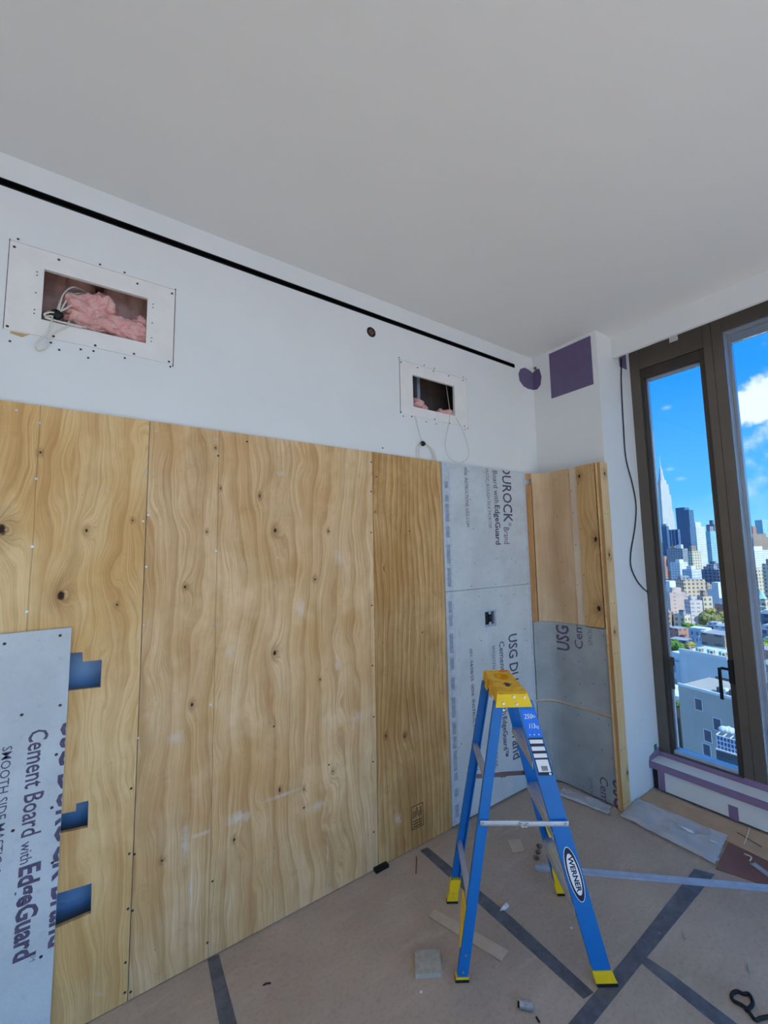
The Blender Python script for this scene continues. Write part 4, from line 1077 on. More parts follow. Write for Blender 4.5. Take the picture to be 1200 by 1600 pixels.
for v0, v1 in ((-.135, -.128), (.125, .131), (-.03, -.025)):
    bm = bmesh.new()
    loft(bm, [[LP(A1+.012, v0, z), LP(A2-.006, v0, z), LP(A2-.006, v1, z), LP(A1+.012, v1, z)] for z in (LH+.0001, LH+.003)])
    from_bm('ridge', bm, DIRTY_YEL, cap)
bm = bmesh.new(); 
for k in range(9):
    a = random.random()*6.28; r_ = random.random()*.022; add_disc(bm, LP(.005+r_*math.cos(a), -.075+r_*1.3*math.sin(a), LH+.0001), (0, 0, 1), .006+.006*random.random(), .0006, 7)
from_bm('scuff_mark', bm, M('grey_scuff', S(92, 84, 78), .8), cap)
bm = bmesh.new(); loft(bm, [[LP(.01, .145, z), LP(.052, .145, z), LP(.052, .172, z), LP(.01, .172, z)] for z in (LH+.0002, LH+.001)]); from_bm('warning_sticker', bm, M('orange_sticker', S(232, 110, 40), .5), cap)
bm = bmesh.new()
nout = LP(0, -1, 0)-LP(0, 0, 0)
for u, z in ((-.045, LH-.052), (.004, LH-.024), (.052, LH-.026), (.016, LH-.056)): add_disc(bm, LP(u, -WC/2, z), nout, .0068, .004, 12)
from_bm('rivet', bm, SCREW, cap)['kind'] = 'stuff'
bm = bmesh.new(); add_disc(bm, LP(-.042, -bw(1.075)-.0001, 1.075), nout, .006, .003, 12); add_disc(bm, LP(bu(.03), -bw(.035), .038), nout, .005, .003, 10); add_disc(bm, LP(bu(.1), -bw(.1), .10), nout, .005, .003, 10)
from_bm('rivet', bm, SCREW, lad)['kind'] = 'stuff'
# printed labels on the near front rail
def RP(s_, z, off=.0008):                               # a point on the outer face of the near front rail
    return LP(fu(z)+s_, -(fw(z)+off), z)
def rail_poly(name, pts, mat, off, parent):
    bm = bmesh.new(); v0 = [bm.verts.new(RP(s_, z, off)) for s_, z in pts]; v1 = [bm.verts.new(RP(s_, z, off-.0004)) for s_, z in pts]
    bm.faces.new(v0); bm.faces.new(list(reversed(v1)))
    for i in range(len(pts)):
        j = (i+1) % len(pts); bm.faces.new((v0[i], v0[j], v1[j], v1[i]))
    return from_bm(name, bm, mat, parent)
fr_ = rails[(True, -1)]
LBLUE = M('bright_blue_print', S(20, 120, 236), .5, var=.01)
rail_poly('load_label', rect(-.030, .962, .036, 1.078), LBLUE, .0009, fr_)
rail_poly('safety_label', rect(-.031, .803, .034, .958), NAVY, .0009, fr_)
for k, (z0, z1) in enumerate(((.935, .951), (.905, .922), (.876, .893))): rail_poly('label_band', rect(-.028, z0, .031, z1), WINK, .0014, fr_)
rail_poly('label_panel', rect(-.026, .817, .029, .868), WINK, .0014, fr_)
for k in range(9): 
    s0_ = -.010+k*.0032; rail_poly('barcode_bar', rect(s0_, .822, s0_+.0016*(1+k % 2*.5), .842), NAVY, .0019, fr_)
rail_poly('label_spot', [(.022+.006*math.cos(k*math.pi/5), .809+.005*math.sin(k*math.pi/5)) for k in range(10)], WINK, .0014, fr_)
def rail_text(body, s_, z, L, cap_, mat_, along=False, bold=.01, off=.0016):
    p = RP(s_, z, off)
    d = RP(.1, z, off)-RP(0, z, off)
    up = RP(s_, z+.1, off)-RP(s_, z, off)
    up_face = (RP(0, z+.1, off)-RP(0, z, off))
    n_ = nout
    if along: xd = -up_face.normalized(); yd = n_.cross(xd)
    else: xd = d.normalized(); yd = n_.cross(xd)
    lettering(body, p, xd, yd, L, cap_, mat_, fr_, bold)
rail_text('250', -.022, 1.040, .036, .021, WINK); rail_text('lb', .016, 1.044, .013, .012, WINK, bold=.0)
rail_text('113', -.012, .999, .026, .022, WINK); rail_text('kg', .017, 1.000, .014, .014, WINK, bold=.0)
for k in range(3): rail_poly('label_spot', [(-.018+k*.02+.003*math.cos(j*1.047), .972+.003*math.sin(j*1.047)) for j in range(6)], WINK, .0014, fr_)
ell = lambda a, b_: [(a*math.cos(2*math.pi*k/28), .413+b_*math.sin(2*math.pi*k/28)) for k in range(28)]
rail_poly('logo_oval', ell(.0315, .106), WINK, .0009, fr_); rail_poly('logo_oval', ell(.029, .103), NAVY, .0014, fr_); rail_poly('logo_oval', ell(.022, .080), WINK, .0019, fr_)
p_ = RP(-.0085, .479, .0024)
xd_ = (RP(-.0085, .34, .0024)-p_).normalized(); yd_ = nout.normalized().cross(xd_)
lettering('WERNER', p_, xd_, yd_, .137, .021, NAVY, fr_, .03, .12, name='logo_lettering')

# ================================================================== THE CITY OUTSIDE
def facade(name, wall, glass, px=3.4, pz=3.5, wx=(.28, .72), wz=(.25, .72), rough=.7, var=.10, gl_rough=.15, roof=None):
    if name in MATS: return MATS[name]
    m, t, b = new_mat(name)
    T = t.add('ShaderNodeTexCoord'); o = t.sep(T.outputs['Object'])[:]; nn = t.sep(T.outputs['Normal'])[:]
    useY = t.m('GREATER_THAN', t.m('ABSOLUTE', nn[0]), t.m('ABSOLUTE', nn[1]))
    hcoord = t.m('ADD', t.m('MULTIPLY', o[1], useY), t.m('MULTIPLY', o[0], t.m('SUBTRACT', 1.0, useY)))
    fh = t.m('FRACT', t.m('DIVIDE', t.m('ADD', hcoord, 1000), px)); fz = t.m('FRACT', t.m('DIVIDE', t.m('ADD', o[2], 1000), pz))
    inx = t.m('MULTIPLY', t.m('GREATER_THAN', fh, wx[0]), t.m('LESS_THAN', fh, wx[1]))
    inz = t.m('MULTIPLY', t.m('GREATER_THAN', fz, wz[0]), t.m('LESS_THAN', fz, wz[1]))
    side = t.m('LESS_THAN', t.m('ABSOLUTE', nn[2]), .5)
    mk = t.m('MULTIPLY', t.m('MULTIPLY', inx, inz), side)
    n = t.noise(T.outputs['Object'], .08, 4, .6)
    c = t.mix(t.ss(n, .3, .7), tuple(x*(1-var) for x in wall), tuple(min(1, x*(1+var)) for x in wall))
    c = t.mix(side, roof or (.42, .42, .43), c)
    c = t.mix(mk, c, glass)
    t.put(b.inputs['Base Color'], c)
    t.put(b.inputs['Roughness'], t.m('SUBTRACT', rough, t.m('MULTIPLY', mk, rough-gl_rough)))
    b.inputs['Specular IOR Level'].default_value = .4
    return m
FW = {
 'stone': facade('limestone_facade', (.72, .68, .62), (.34, .36, .42), 4.2, 400, (.30, .62), (.0, 1.0)),
 'navy': facade('dark_glass_facade', (.10, .17, .30), (.06, .11, .22), 5, 3.8, (.04, .96), (.30, .95), .25),
 'stripe': facade('striped_glass_facade', (.62, .66, .72), (.05, .11, .24), 8, 400, (.12, 1.0), (.0, 1.0), .3),
 'white': facade('white_slab_facade', (.78, .78, .76), (.30, .36, .44), 3.6, 3.4, (.25, .75), (.25, .7)),
 'teal': facade('teal_glass_facade', (.50, .72, .76), (.14, .36, .46), 4, 3.6, (.15, .85), (.2, .85), .25),
 'cream': facade('cream_brick_facade', (.70, .60, .44), (.20, .19, .20), 4.2, 4.0, (.28, .72), (.25, .75)),
 'tan': facade('tan_brick_facade', (.68, .52, .36), (.22, .18, .18), 4.5, 4.2, (.25, .75), (.25, .8)),
 'grey': facade('grey_masonry_facade', (.34, .35, .38), (.12, .14, .20), 4.0, 3.8, (.25, .75), (.25, .75)),
 'slate': facade('slate_masonry_facade', (.22, .25, .32), (.08, .10, .16), 4.6, 4.0, (.2, .8), (.2, .8)),
 'pink': facade('pink_brick_facade', (.74, .54, .46), (.40, .30, .28), 9, 3.0, (.42, .58), (.3, .62)),
 'pink2': facade('pale_pink_facade', (.74, .62, .58), (.40, .38, .42), 4.2, 3.0, (.2, .8), (.35, .7)),
 'brick': facade('red_brick_facade', (.52, .25, .19), (.20, .16, .18), 3.8, 3.4, (.3, .7), (.25, .7)),
 'brown': facade('brown_masonry_facade', (.44, .32, .24), (.16, .13, .14), 4, 3.6, (.25, .75), (.25, .75)),
 'rowwhite': facade('white_row_facade', (.66, .68, .72), (.26, .30, .38), 2.6, 3.4, (.3, .7), (.2, .72)),
 'plain': M('white_stucco', (.70, .70, .69), .85, var=.06, scale=.25),
 'stucco': M('beige_stucco', (.52, .46, .40), .9, var=.06, scale=.25),
 'roofw': M('white_roof', (.80, .80, .79), .8, var=.08, scale=.4),
 'roofg': M('grey_roof', (.34, .35, .37), .85, var=.15, scale=.4),
 'char': M('charcoal_bulkhead', (.10, .115, .14), .6, var=.1, scale=.6),
 'copper': M('green_copper', (.36, .58, .52), .6, var=.12, scale=.6),
 'winglass': M('window_glass_dark', (.10, .12, .15), .12, var=.1, scale=.5),
 'metalw': M('white_metal_frame', (.78, .80, .84), .4, .1, var=.03),
}
gm, gt, gb = new_mat('street_ground')
gv = oc(gt); gn = gt.noise(gv, .02, 6, .65); gn2 = gt.noise(gv, .11, 4, .6)
gc = gt.mix(gt.ss(gn, .4, .6), (.16, .165, .18), (.36, .36, .37)); gc = gt.mix(gt.ss(gn2, .55, .7), gc, (.55, .54, .52))
gt.put(gb.inputs['Base Color'], gc); gb.inputs['Roughness'].default_value = .9
bm = bmesh.new(); bmesh.ops.create_circle(bm, cap_ends=True, segments=64, radius=9000)
for v in bm.verts: v.co += Vector((0, 0, GROUND))
struct(from_bm('ground', bm, gm), 'city streets far below the window')

def corner(pxL, pxR, split, D, th):
    """plan frame of a box seen with its left face over `split` of its width; near edge at distance D"""
    ps = pxL+(pxR-pxL)*split
    c = far(ps, 850, D); v = Vector((c.x-CAM.x, c.y-CAM.y)).normalized()
    ct, st = math.cos(th), math.sin(th)
    tL, tR = Vector((-st, ct)), Vector((ct, st))
    nL, nR = Vector((-ct, -st)), Vector((st, -ct))
    def span(px, tdir):                                  # walk along tdir until it lines up with the pixel column
        d = ray(px, 850); d2 = Vector((d.x, d.y)).normalized()
        # solve c + tdir*s = cam + d2*k
        a, b_ = tdir.x, -d2.x; e, f_ = tdir.y, -d2.y
        r0, r1 = CAM.x-c.x, CAM.y-c.y
        det = a*f_-b_*e
        return (r0*f_-b_*r1)/det
    return c, tL, tR, abs(span(pxL, tL)), abs(span(pxR, tR))
def ztop(px, py, D): return far(px, py, D).z
FOOT = []
def bld(name, label, mat, pxL, pxR, pyT, D, split=.6, th=0.0, setbacks=(), base=GROUND, cat='building', group=None, extras=(), dmin=8, cap_=160, skip=False):
    c, tL, tR, a, b_ = corner(pxL, pxR, split, D, math.radians(th))
    a, b_ = max(min(a, cap_), dmin), max(min(b_, cap_), dmin)
    fp = [Vector((c.x, c.y)), Vector((c.x, c.y))+tL*a, Vector((c.x, c.y))+tR*b_, Vector((c.x, c.y))+tL*a+tR*b_]
    bx = (min(q.x for q in fp), min(q.y for q in fp), max(q.x for q in fp), max(q.y for q in fp))
    if skip and any(bx[0] < o_[2] and bx[2] > o_[0] and bx[1] < o_[3] and bx[3] > o_[1] for o_ in FOOT): return None
    FOOT.append(bx)
    zt = ztop(pxL+(pxR-pxL)*split, pyT, D)
    root = bpy.data.objects.new(name, None); COL.objects.link(root)
    root.location = (c.x, c.y, base); root.rotation_euler = (0, 0, math.radians(th))
    tag(root, label, cat, group)
    def part(pname, x0, x1, y0, y1, z0, z1, mt):
        bm = bmesh.new(); add_box(bm, (x0, y0, z0), (x1, y1, z1)); bmesh.ops.recalc_face_normals(bm, faces=bm.faces)
        me = bpy.data.meshes.new(pname); bm.to_mesh(me); bm.free(); me.materials.append(mt)
        o = bpy.data.objects.new(pname, me); COL.objects.link(o); o.parent = root
        return o
    hgt = zt-base
    part('walls', 0, b_, 0, a, 0, hgt, FW[mat])
    for (f0, f1, g0, g1, dh, mt, pn) in extras:           # fractions of the plan, extra height, material, name
        part(pn, b_*f0, b_*f1, a*g0, a*g1, hgt+.02, hgt+dh, FW[mt])
    root['_dims'] = (a, b_, hgt)
    return root, part, a, b_, hgt

CG = 'skyline seen through the window'
PH = (.25, .6, .25, .65)                                  # rooftop plant room
# --- the tall stone skyscraper with stepped crown and spire
DE = 2230.0
ec = far(1037.5, 800, DE)
mpp = (far(1042, 800, DE)-far(1041, 800, DE)).length
esb = bpy.data.objects.new('stepped_skyscraper', None); COL.objects.link(esb)
esb.location = (ec.x, ec.y, GROUND); esb.rotation_euler = (0, 0, math.radians(-32))
tag(esb, 'tall pale stone skyscraper with stepped crown and spire', 'skyscraper', CG)
FOOT.append((ec.x-70, ec.y-70, ec.x+70, ec.y+70))
zt = lambda py: ztop(1037.5, py, DE)-GROUND
zlow = 0.0
for pn, wpx, py in (('base_tower', 31, 800), ('shoulder', 27, 774), ('shaft', 22, 757), ('crown', 15, 751)):
    hs_ = wpx*mpp/1.41/2
    bm = bmesh.new(); add_box(bm, (-hs_, -hs_, zlow), (hs_, hs_, zt(py))); bmesh.ops.recalc_face_normals(bm, faces=bm.faces)
    me = bpy.data.meshes.new(pn); bm.to_mesh(me); bm.free(); me.materials.append(FW['stone'])
    o = bpy.data.objects.new(pn, me); COL.objects.link(o); o.parent = esb; zlow = zt(py)
bm = bmesh.new()
loft(bm, [[(math.cos(k*math.pi/4)*f*mpp, math.sin(k*math.pi/4)*f*mpp, zt(py)) for k in range(8)] for f, py in ((5.5, 751), (4.2, 745), (3.2, 738), (2.4, 733), (1.2, 730), (.55, 724), (.25, 712))])
bmesh.ops.recalc_face_normals(bm, faces=bm.faces); me = bpy.data.meshes.new('spire'); bm.to_mesh(me); bm.free(); me.materials.append(FW['stone'])
o = bpy.data.objects.new('spire', me); COL.objects.link(o); o.parent = esb
heroes = [
 ('glass_tower', 'dark blue glass slab tower right of the stone skyscraper', 'navy', 1060, 1088, 796, 1500, .74, 0, ((.0, 1, .3, 1, 8, 'navy', 'plant_room'),)),
 ('glass_block', 'dark glass block with white vertical stripes at the skyscraper foot', 'stripe', 1046, 1064, 827, 1300, .85, 0, ()),
 ('glass_block', 'plain dark blue block left of the striped glass block', 'navy', 1030, 1047, 822, 1250, .8, 0, ((.1, .8, .1, .6, 6, 'grey', 'plant_room'),)),
 ('slab_tower', 'white slab apartment tower in front of the dark glass tower', 'white', 1080, 1104, 823, 1000, .40, -22, ((.1, .7, .2, .8, 9, 'white', 'plant_room'),)),
 ('glass_tower', 'pale teal glass tower beside the mullion', 'teal', 1102, 1121, 830, 1100, .48, -20, ((.1, .7, .1, .7, 10, 'grey', 'plant_room'),)),
 ('slab_tower', 'shaded blue grey tower behind the teal glass tower', 'slate', 1106, 1124, 819, 1500, .7, 0, ((.1, .6, .2, .6, 12, 'slate', 'plant_room'),)),
 ('masonry_block', 'grey masonry block below the dark glass tower', 'grey', 1040, 1074, 857, 900, .75, 0, ((.1, .5, .1, .35, 7, 'white', 'plant_room'), (.2, .6, .55, .8, 5, 'brown', 'water_tank'))),
 ('masonry_block', 'cream gridded midrise in front of the white slab tower', 'cream', 1073, 1093, 861, 760, .35, -25, ((.1, .6, .2, .7, 8, 'brown', 'plant_room'),)),
 ('masonry_block', 'low pale block left of the cream midrise', 'white', 1044, 1072, 879, 700, .55, -10, ((.1, .6, .1, .5, 4, 'roofw', 'plant_room'),)),
 ('masonry_block', 'white roofed block above the long tan building', 'rowwhite', 1062, 1092, 890, 620, .5, -15, ((.2, .6, .2, .7, 4, 'roofw', 'plant_room'),)),
 ('masonry_block', 'dark slate block with window rows beside the mullion', 'slate', 1092, 1128, 890, 640, .75, -6, ((.1, .6, .3, .7, 6, 'grey', 'plant_room'),)),
 ('tan_block', 'long tan brick building with a row of tall windows', 'tan', 1048, 1097, 906, 560, .30, -38, ((.1, .5, .5, .8, 4, 'grey', 'plant_room'),)),
 ('white_block', 'stepped white building with plain shaded wall', 'plain', 1096, 1128, 922, 500, .62, -4, ((.0, .6, .0, .5, 7, 'plain', 'upper_block'), (.6, .95, .0, .3, 3, 'roofw', 'plant_room'))),
 ('white_block', 'small bright white building left of the tan building', 'roofw', 1036, 1049, 908, 540, .4, -20, ()),
 ('brick_tower', 'pink brick apartment tower beside the left window jamb', 'pink', 1036, 1068, 926, 420, .12, -46, ((.2, .7, .2, .7, 4, 'pink', 'plant_room'),)),
 ('brick_tower', 'pale pink apartment block right of the pink tower', 'pink2', 1065, 1089, 938, 400, .22, -40, ((.2, .7, .2, .7, 3, 'pink2', 'plant_room'),)),
 ('brick_tower', 'beige apartment block behind the pale pink one', 'cream', 1086, 1102, 932, 450, .30, -35, ((.2, .7, .2, .7, 5, 'brown', 'water_tank'),)),
 ('low_house', 'red brick house above the big green tree', 'brick', 1040, 1064, 982, 300, .35, -20, ()),
 ('row_house', 'row of pale blue white town houses', 'rowwhite', 1064, 1097, 986, 290, .85, -2, ((.0, .9, .05, .95, 1.2, 'roofw', 'roof_slab'),)),
 ('low_house', 'white house with brown shaded side among the roofs', 'rowwhite', 1097, 1116, 991, 240, .40, -25, ((.0, 1, .0, 1, .6, 'roofw', 'roof_slab'),)),
 ('low_house', 'low blue roofed sheds beside the mullion', 'slate', 1092, 1136, 981, 330, .8, 0, ((.0, 1, .0, .4, 1.5, 'roofw', 'roof_slab'), (.0, .8, .5, .9, 2.5, 'rowwhite', 'skylight'))),
 ('low_house', 'low white flat block in front of the sheds', 'rowwhite', 1115, 1140, 999, 205, .6, -10, ((.0, 1, .1, .6, 1.2, 'roofw', 'roof_slab'),)),
 ('penthouse', 'brown and white penthouse behind the near white building', 'plain', 1101, 1127, 1012, 150, .70, -8, ((.05, .95, .05, .8, 3.4, 'brown', 'upper_block'),)),
 ('white_house', 'bright white low house left of the near white building', 'rowwhite', 1052, 1074, 1038, 130, .4, -25, ((.1, .8, .2, .8, 2, 'roofw', 'plant_room'),)),
 ('balcony_block', 'orange brick balcony block low at the left jamb', 'brick', 1046, 1066, 1098, 104, .92, 0, ((.0, 1, .0, 1, .8, 'roofw', 'roof_slab'),)),
 # right hand pane
 ('glass_tower', 'glass tower at the right edge of the skyline', 'teal', 1183, 1212, 812, 1500, .4, -20, ()),
 ('brick_tower', 'red brown tower left of the right hand glass tower', 'brick', 1170, 1184, 822, 1400, .6, -10, ()),
 ('masonry_block', 'brown stepped midrise in the right hand pane', 'brown', 1158, 1215, 840, 1000, .35, -25, ((.0, .6, .1, .7, 7, 'brown', 'upper_block'),)),
 ('masonry_block', 'bright white block row in the right hand pane', 'white', 1150, 1215, 860, 850, .4, -15, ((.1, .5, .2, .7, 6, 'roofw', 'plant_room'),)),
 ('masonry_block', 'cream midrise pair behind the church spires', 'cream', 1166, 1188, 888, 620, .45, -20, ()),
 ('masonry_block', 'taller cream midrise at the right edge behind the church', 'cream', 1188, 1216, 881, 600, .4, -20, ((.2, .7, .2, .7, 5, 'brown', 'water_tank'),)),
 ('low_house', 'dark roofed houses below the church', 'slate', 1165, 1218, 960, 330, .7, -5, ((.1, .7, .1, .6, 2, 'roofw', 'roof_slab'),)),
 ('low_house', 'blue grey roofs below the church houses', 'grey', 1165, 1218, 985, 280, .7, -5, ((.1, .9, .3, .7, 2, 'rowwhite', 'plant_room'),)),
 ('brick_house', 'red brick building with white windows in the right pane', 'brick', 1172, 1218, 1016, 210, .35, -30, ()),
 ('white_house', 'white terraced building in the right pane', 'rowwhite', 1172, 1222, 1082, 110, .45, -20, ((.0, .8, .0, .5, 2.5, 'roofw', 'upper_block'),)),
 ('low_house', 'pale low roofs above the white terraced building', 'rowwhite', 1176, 1220, 1052, 150, .5, -10, ((.0, .9, .2, .7, 2, 'roofg', 'plant_room'),)),
]
for n_, lab, mt, a0, a1, pt, D, sp_, th, ex in heroes:
    bld(n_, lab, mt, a0, a1, pt, D, sp_, th, extras=ex, group=CG if D > 380 else 'near rooftops below the window')
# --- church with two green spires
r, part, a, b_, hgt = bld('church', 'church with twin green copper spires in the right pane', 'cream', 1172, 1204, 940, 420, .5, -25, cat='church')
def spire(px, D, pyb, pyt, w):
    c = far(px, pyb, D)
    bm = bmesh.new()
    zb, z1, z2 = GROUND, c.z, far(px, pyt, D).z
    loft(bm, [[(c.x+w*sx_, c.y+w*sy_, z) for sx_, sy_ in ((-1, -1), (1, -1), (1, 1), (-1, 1))] for z in (zb, z1)])
    o1 = from_bm('bell_tower', bm, FW['cream'], r)
    bm = bmesh.new(); loft(bm, [[(c.x+f*w*math.cos(k*math.pi/4), c.y+f*w*math.sin(k*math.pi/4), z) for k in range(8)] for f, z in ((1.25, z1), (.7, z1+(z2-z1)*.4), (.05, z2))])
    from_bm('spire', bm, FW['copper'], r)
bpy.context.view_layer.update()
spire(1174.5, 416, 944, 934, 3.2); spire(1189, 416, 935, 921, 3.2)
bm = bmesh.new(); c0 = far(1184, 946, 418); c1_ = far(1184, 939, 418)
loft(bm, [[(c0.x+dx, c0.y+dy, z) for dx, dy in ((-5, -5), (5, -5), (5, 5), (-5, 5))] for z in (c0.z,)]+[[(c0.x+dx, c0.y+dy, c1_.z) for dx, dy in ((-.3, -5), (.3, -5), (.3, 5), (-.3, 5))]])
from_bm('gable_roof', bm, FW['roofw'], r)

# --- the near white building with its lower beige block
def winpane(root, part, y, z, w_, h_):
    f_ = part('window', -.06, .10, y-w_/2-.1, y+w_/2+.1, z-.1, z+h_+.1, FW['metalw'])
    g_ = part('pane', -.08, -.061, y-w_/2, y+w_/2, z, z+h_, FW['winglass']); g_.parent = f_
NB = 'near rooftops below the window'
r, part, a, b_, hgt = bld('apartment_house', 'near white stucco apartment house with blank shaded wall', 'plain', 1070, 1156, 1030, 91, .57, -10, group=NB)
part('parapet', -.1, .25, 0, a, hgt, hgt+.5, FW['roofw']); part('parapet', 0, b_, -.1, .25, hgt, hgt+.5, FW['roofw'])
for k in range(7): part('planter', .6+k % 2*.8, 1.4+k % 2*.8, a*(.08+.12*k), a*(.13+.12*k), hgt, hgt+.9, FW['copper'] if k % 2 else FW['brown'])
winpane(r, part, a*.10, hgt-6.2, 2.6, 3.2)
part('balcony_box', -3.2, -.05, a*.0, a*.42, hgt-16.5, hgt-8.2, FW['plain']); part('balcony_slab', -3.4, -.05, -.2, a*.44, hgt-8.2, hgt-7.9, FW['roofw'])
for k in range(5): part('side_window', 2+k*3.0, 3.6+k*3.0, -.08, .02, hgt-6, hgt-3.6, FW['winglass'])
r, part, a, b_, hgt = bld('stucco_block', 'near beige stucco block with small windows, below the white apartment house', 'stucco', 1066, 1152, 1092, 74, .74, -10, group=NB, cap_=8.2)
part('parapet', -.1, .2, 0, a, hgt, hgt+.35, FW['roofw']); part('parapet', 0, b_, -.12, .2, hgt, hgt+.35, FW['roofw'])
for yy_, dz in ((5.2, 1.2), (2.9, 3.2), (4.3, 5.2), (2.5, 5.6), (4.6, 7.2)): winpane(r, part, yy_, hgt-dz-1.5, .9, 1.5)
for k in range(4):
    for j in range(3): part('side_window', 1.0+k*2.6, 2.4+k*2.6, -.08, .02, hgt-3.6-j*3.1, hgt-2.0-j*3.1, FW['winglass'])
for k in range(4): part('roof_chair', 1.5, 2.3, a*(.08+.1*k), a*(.13+.1*k), hgt, hgt+.7, FW['char'] if k % 2 else FW['roofw'])
# --- glasshouse frame and charcoal bulkhead on the nearest roof
c, tL, tR, a, b_ = corner(1092, 1130, .8, 44, 0.0)
z1, z0 = far(1110, 1150, 44).z, far(1110, 1172, 44).z
gh = thing('roof_glasshouse', 'white lattice roof enclosure on the nearest roof below the window', 'glasshouse', (c.x, c.y, z0), NB)
for k in range(7):
    yk = c.y+a*k/6
    box('upright', (c.x, yk-.03, z0), (c.x+.08, yk+.03, z1), FW['metalw'], gh)
for k in range(4):
    zk = z0+(z1-z0)*k/3; box('rail', (c.x-.02, c.y, zk-.03), (c.x+.06, c.y+a, zk+.03), FW['metalw'], gh)
for k in range(4): box('roof_bar', (c.x, c.y+a*k/3-.03, z1), (c.x+2.4, c.y+a*k/3+.03, z1+.06), FW['metalw'], gh)
box('glazing', (c.x+.085, c.y, z0), (c.x+.11, c.y+a, z1-.05), M('blue_glazing', (.10, .2, .42), .1), gh)
for k in range(5): lump('roof_unit', (c.x+1.2, c.y+a*(.15+.17*k), z1+.2), .45, (1, 1, .6), FW['roofw'], k*2.2, .25, 2, gh)
box('base_wall', (c.x-.05, c.y-.1, z0-9), (c.x+3.2, c.y+a+.1, z0-.02), FW['char'], gh); box('base_coping', (c.x-.12, c.y-.1, z0-.02), (c.x+.25, c.y+a+.1, z0+.08), FW['roofw'], gh)
c, tL, tR, a, b_ = corner(1127, 1158, .85, 38, 0.0)
zt_ = far(1135, 1150, 38).z
bk = thing('roof_bulkhead', 'dark charcoal roof bulkhead beside the lattice enclosure', 'bulkhead', (c.x, c.y, zt_-6), NB)
box('walls', (c.x, c.y, zt_-9), (c.x+3, c.y+a, zt_), FW['char'], bk); box('coping', (c.x-.08, c.y-.08, zt_), (c.x+.22, c.y+a+.05, zt_+.12), FW['roofw'], bk); box('roof_deck', (c.x+.22, c.y, zt_), (c.x+3, c.y+a, zt_+.05), FW['roofg'], bk)

# --- trees
def leaf_mat(name, c0, c1):
    m, t, b = new_mat(name); v = oc(t)
    t.put(b.inputs['Base Color'], t.mix(t.ss(t.noise(v, .9, 4, .65), .35, .65), c0, c1)); b.inputs['Roughness'].default_value = .9; b.inputs['Specular IOR Level'].default_value = .1
    return m
LEAF = [leaf_mat('green_leaves', (.06, .16, .03), (.22, .36, .08)), leaf_mat('olive_leaves', (.14, .15, .05), (.36, .33, .14)), leaf_mat('yellow_leaves', (.30, .27, .06), (.52, .42, .12))]
BARK = M('tree_bark', (.10, .08, .06), .9)
def tree(px, py, D, wpx, kind, seed, label):
    c = far(px, py, D); R_ = D*wpx/F_PX*.5*.75
    t_ = thing('leafy_tree', label, 'tree', (c.x, c.y, GROUND), 'street trees below the window')
    FOOT.append((c.x-R_*1.5, c.y-R_*1.5, c.x+R_*1.5, c.y+R_*1.5))
    rnd = random.Random(seed); bm = bmesh.new()
    for k in range(9):
        p = Vector((c.x+rnd.uniform(-.7, .7)*R_, c.y+rnd.uniform(-.7, .7)*R_, c.z+rnd.uniform(-.55, .35)*R_))
        r_ = R_*rnd.uniform(.38, .62)
        b2 = bmesh.new(); bmesh.ops.create_icosphere(b2, subdivisions=3, radius=1)
        vm_ = {}
        for v in b2.verts:
            s_ = 1+.35*noise.noise(v.co*2.2+Vector((k*3.1+seed, 0, 0)))+.22*noise.noise(v.co*6+Vector((0, seed, k)))
            vm_[v] = bm.verts.new(p+v.co*r_*s_)
        for f_ in b2.faces: bm.faces.new([vm_[v] for v in f_.verts])
        b2.free()
    o = from_bm('foliage', bm, LEAF[kind], t_); o['kind'] = 'stuff'
    tube('trunk', [(c.x, c.y, GROUND), (c.x+.2, c.y, (GROUND+c.z)/2), (c.x, c.y, c.z)], max(.25, R_*.06), BARK, t_, 2, 6)
for i, (px, py, D, wp, kd, lab) in enumerate([(1056, 1010, 235, 26, 0, 'big bright green tree beside the left window jamb'), (1067, 1018, 215, 18, 0, 'green tree partly hidden by the white house'), (1049, 1004, 250, 16, 0, 'green tree tucked against the window jamb'),
    (1082, 1012, 225, 20, 2, 'yellow green tree right of the big green tree'), (1093, 1010, 230, 14, 1, 'small olive tree behind the penthouse'), (1076, 979, 330, 16, 0, 'dark green tree below the pale pink block'), (1089, 980, 325, 16, 0, 'dark green tree right of the pale pink block'),
    (1107, 966, 360, 26, 1, 'large olive tree below the stepped white building'), (1124, 965, 385, 22, 1, 'large olive tree beside the mullion'), (1112, 955, 400, 12, 2, 'small yellow tree above the olive trees'),
    (1058, 1098, 92, 10, 0, 'small green tree low by the left window jamb'), (1062, 1104, 88, 6, 0, 'low green shrub tree beside the beige block'), (1186, 1008, 240, 22, 2, 'yellow green tree above the red brick building'), (1198, 1006, 245, 18, 0, 'green tree at the right edge above the brick building'), (1190, 1060, 130, 12, 1, 'olive roof garden tree in the right pane')]):
    tree(px, py, D, wp, kd, i*7+1, lab)

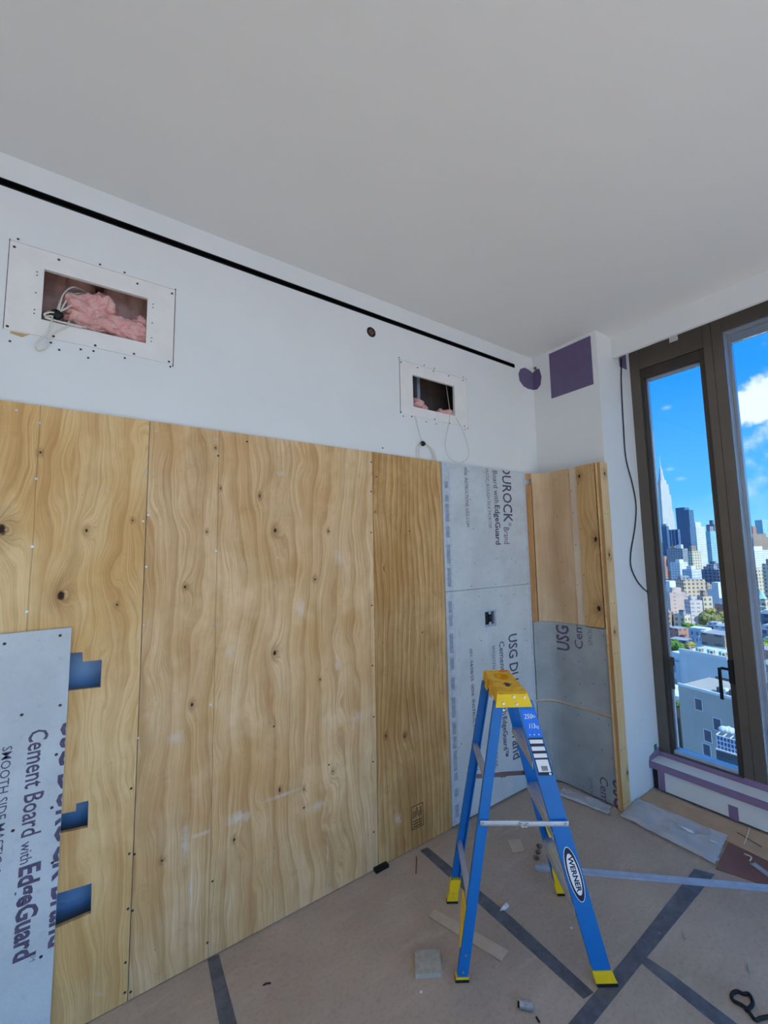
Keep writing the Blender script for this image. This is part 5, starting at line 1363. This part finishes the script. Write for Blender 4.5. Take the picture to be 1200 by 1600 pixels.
# --- lower city fill between the named buildings
rnd = random.Random(11)
kinds = [('white', 'pale'), ('cream', 'cream'), ('grey', 'grey'), ('brick', 'red brick'), ('rowwhite', 'white'), ('brown', 'brown'), ('tan', 'tan'), ('slate', 'slate')]
rows = [(1900, 868, 862, 9), (1500, 874, 864, 10), (1200, 880, 868, 10), (980, 888, 876, 10), (820, 898, 886, 9), (700, 908, 896, 8), (600, 922, 908, 8), (500, 938, 922, 7), (440, 950, 938, 6), (380, 966, 952, 6), (320, 988, 975, 6), (270, 1006, 992, 5)]
for D, ylo, yhi, n_ in rows:
    x = 1004 + rnd.uniform(0, 12)
    for k in range(n_*2):
        wpx = rnd.uniform(7, 15)*(1 if D > 600 else 1.5)
        if x > 1240: break
        mt, cn = rnd.choice(kinds)
        py = rnd.uniform(yhi, ylo)
        ex = ((.15, .55, .15, .55, rnd.uniform(2, 5), rnd.choice(('roofw', 'grey', 'brown')), 'plant_room'),) if rnd.random() < .6 else ()
        bld('city_building', '%s building %s' % (cn, 'far off below the skyline towers' if D > 900 else 'in the middle distance of the city' if D > 550 else 'among the nearer city roofs'), mt, x, x+wpx, py, D, rnd.uniform(.35, .7), rnd.choice((0, -8, -18, -28)), extras=ex, group='%s background buildings' % cn, cap_=45, skip=True)
        x += wpx*rnd.uniform(.9, 1.5)

# --- the city on both sides of the view, one joined mass
rnd = random.Random(29)
bm = bmesh.new(); mats_ = [FW[k] for k in ('white', 'cream', 'grey', 'brick', 'rowwhite', 'brown', 'tan', 'slate')]
sel = []
for D in [100, 125, 150, 180, 220, 270, 330, 400, 480, 580, 700, 850, 1050, 1300, 1650, 2100, 2700]:
    az = 8.0
    while az < 150:
        w_ = rnd.uniform(14, 34)*(1+D/1500)
        d_ = Vector((math.sin(math.radians(az)), math.cos(math.radians(az)), 0))
        c = Vector((CAM.x, CAM.y, 0))+d_*D*rnd.uniform(.96, 1.06)
        az_ = az; az += math.degrees(w_*rnd.uniform(1.15, 1.6)/D)
        a0 = math.degrees(math.atan2(ray(1016, 850).x, ray(1016, 850).y)); a1 = math.degrees(math.atan2(ray(1232, 850).x, ray(1232, 850).y))
        hw = math.degrees(w_*.55/D)
        if a0 < az_+hw and az_-hw < a1: continue
        bx = (c.x-w_*.7, c.y-w_*.7, c.x+w_*.7, c.y+w_*.7)
        if any(bx[0] < o_[2] and bx[2] > o_[0] and bx[1] < o_[3] and bx[3] > o_[1] for o_ in FOOT): continue
        hmax = -30 if D < 250 else -22 if D < 600 else -5 if D < 1100 else 40
        zt_ = rnd.uniform(-46, hmax)
        n0 = len(bm.faces); add_box(bm, (c.x-w_/2, c.y-w_/2*rnd.uniform(.6, 1), GROUND), (c.x+w_/2, c.y+w_/2*rnd.uniform(.6, 1), zt_))
        bm.faces.ensure_lookup_table(); k = rnd.randrange(8)
        for f_ in bm.faces[n0:]: f_.material_index = k
rest = from_bm('city_blocks', bm, mats_)
tag(rest, 'mass of city blocks stretching away to both sides beyond the windows', 'city blocks', None, 'stuff')
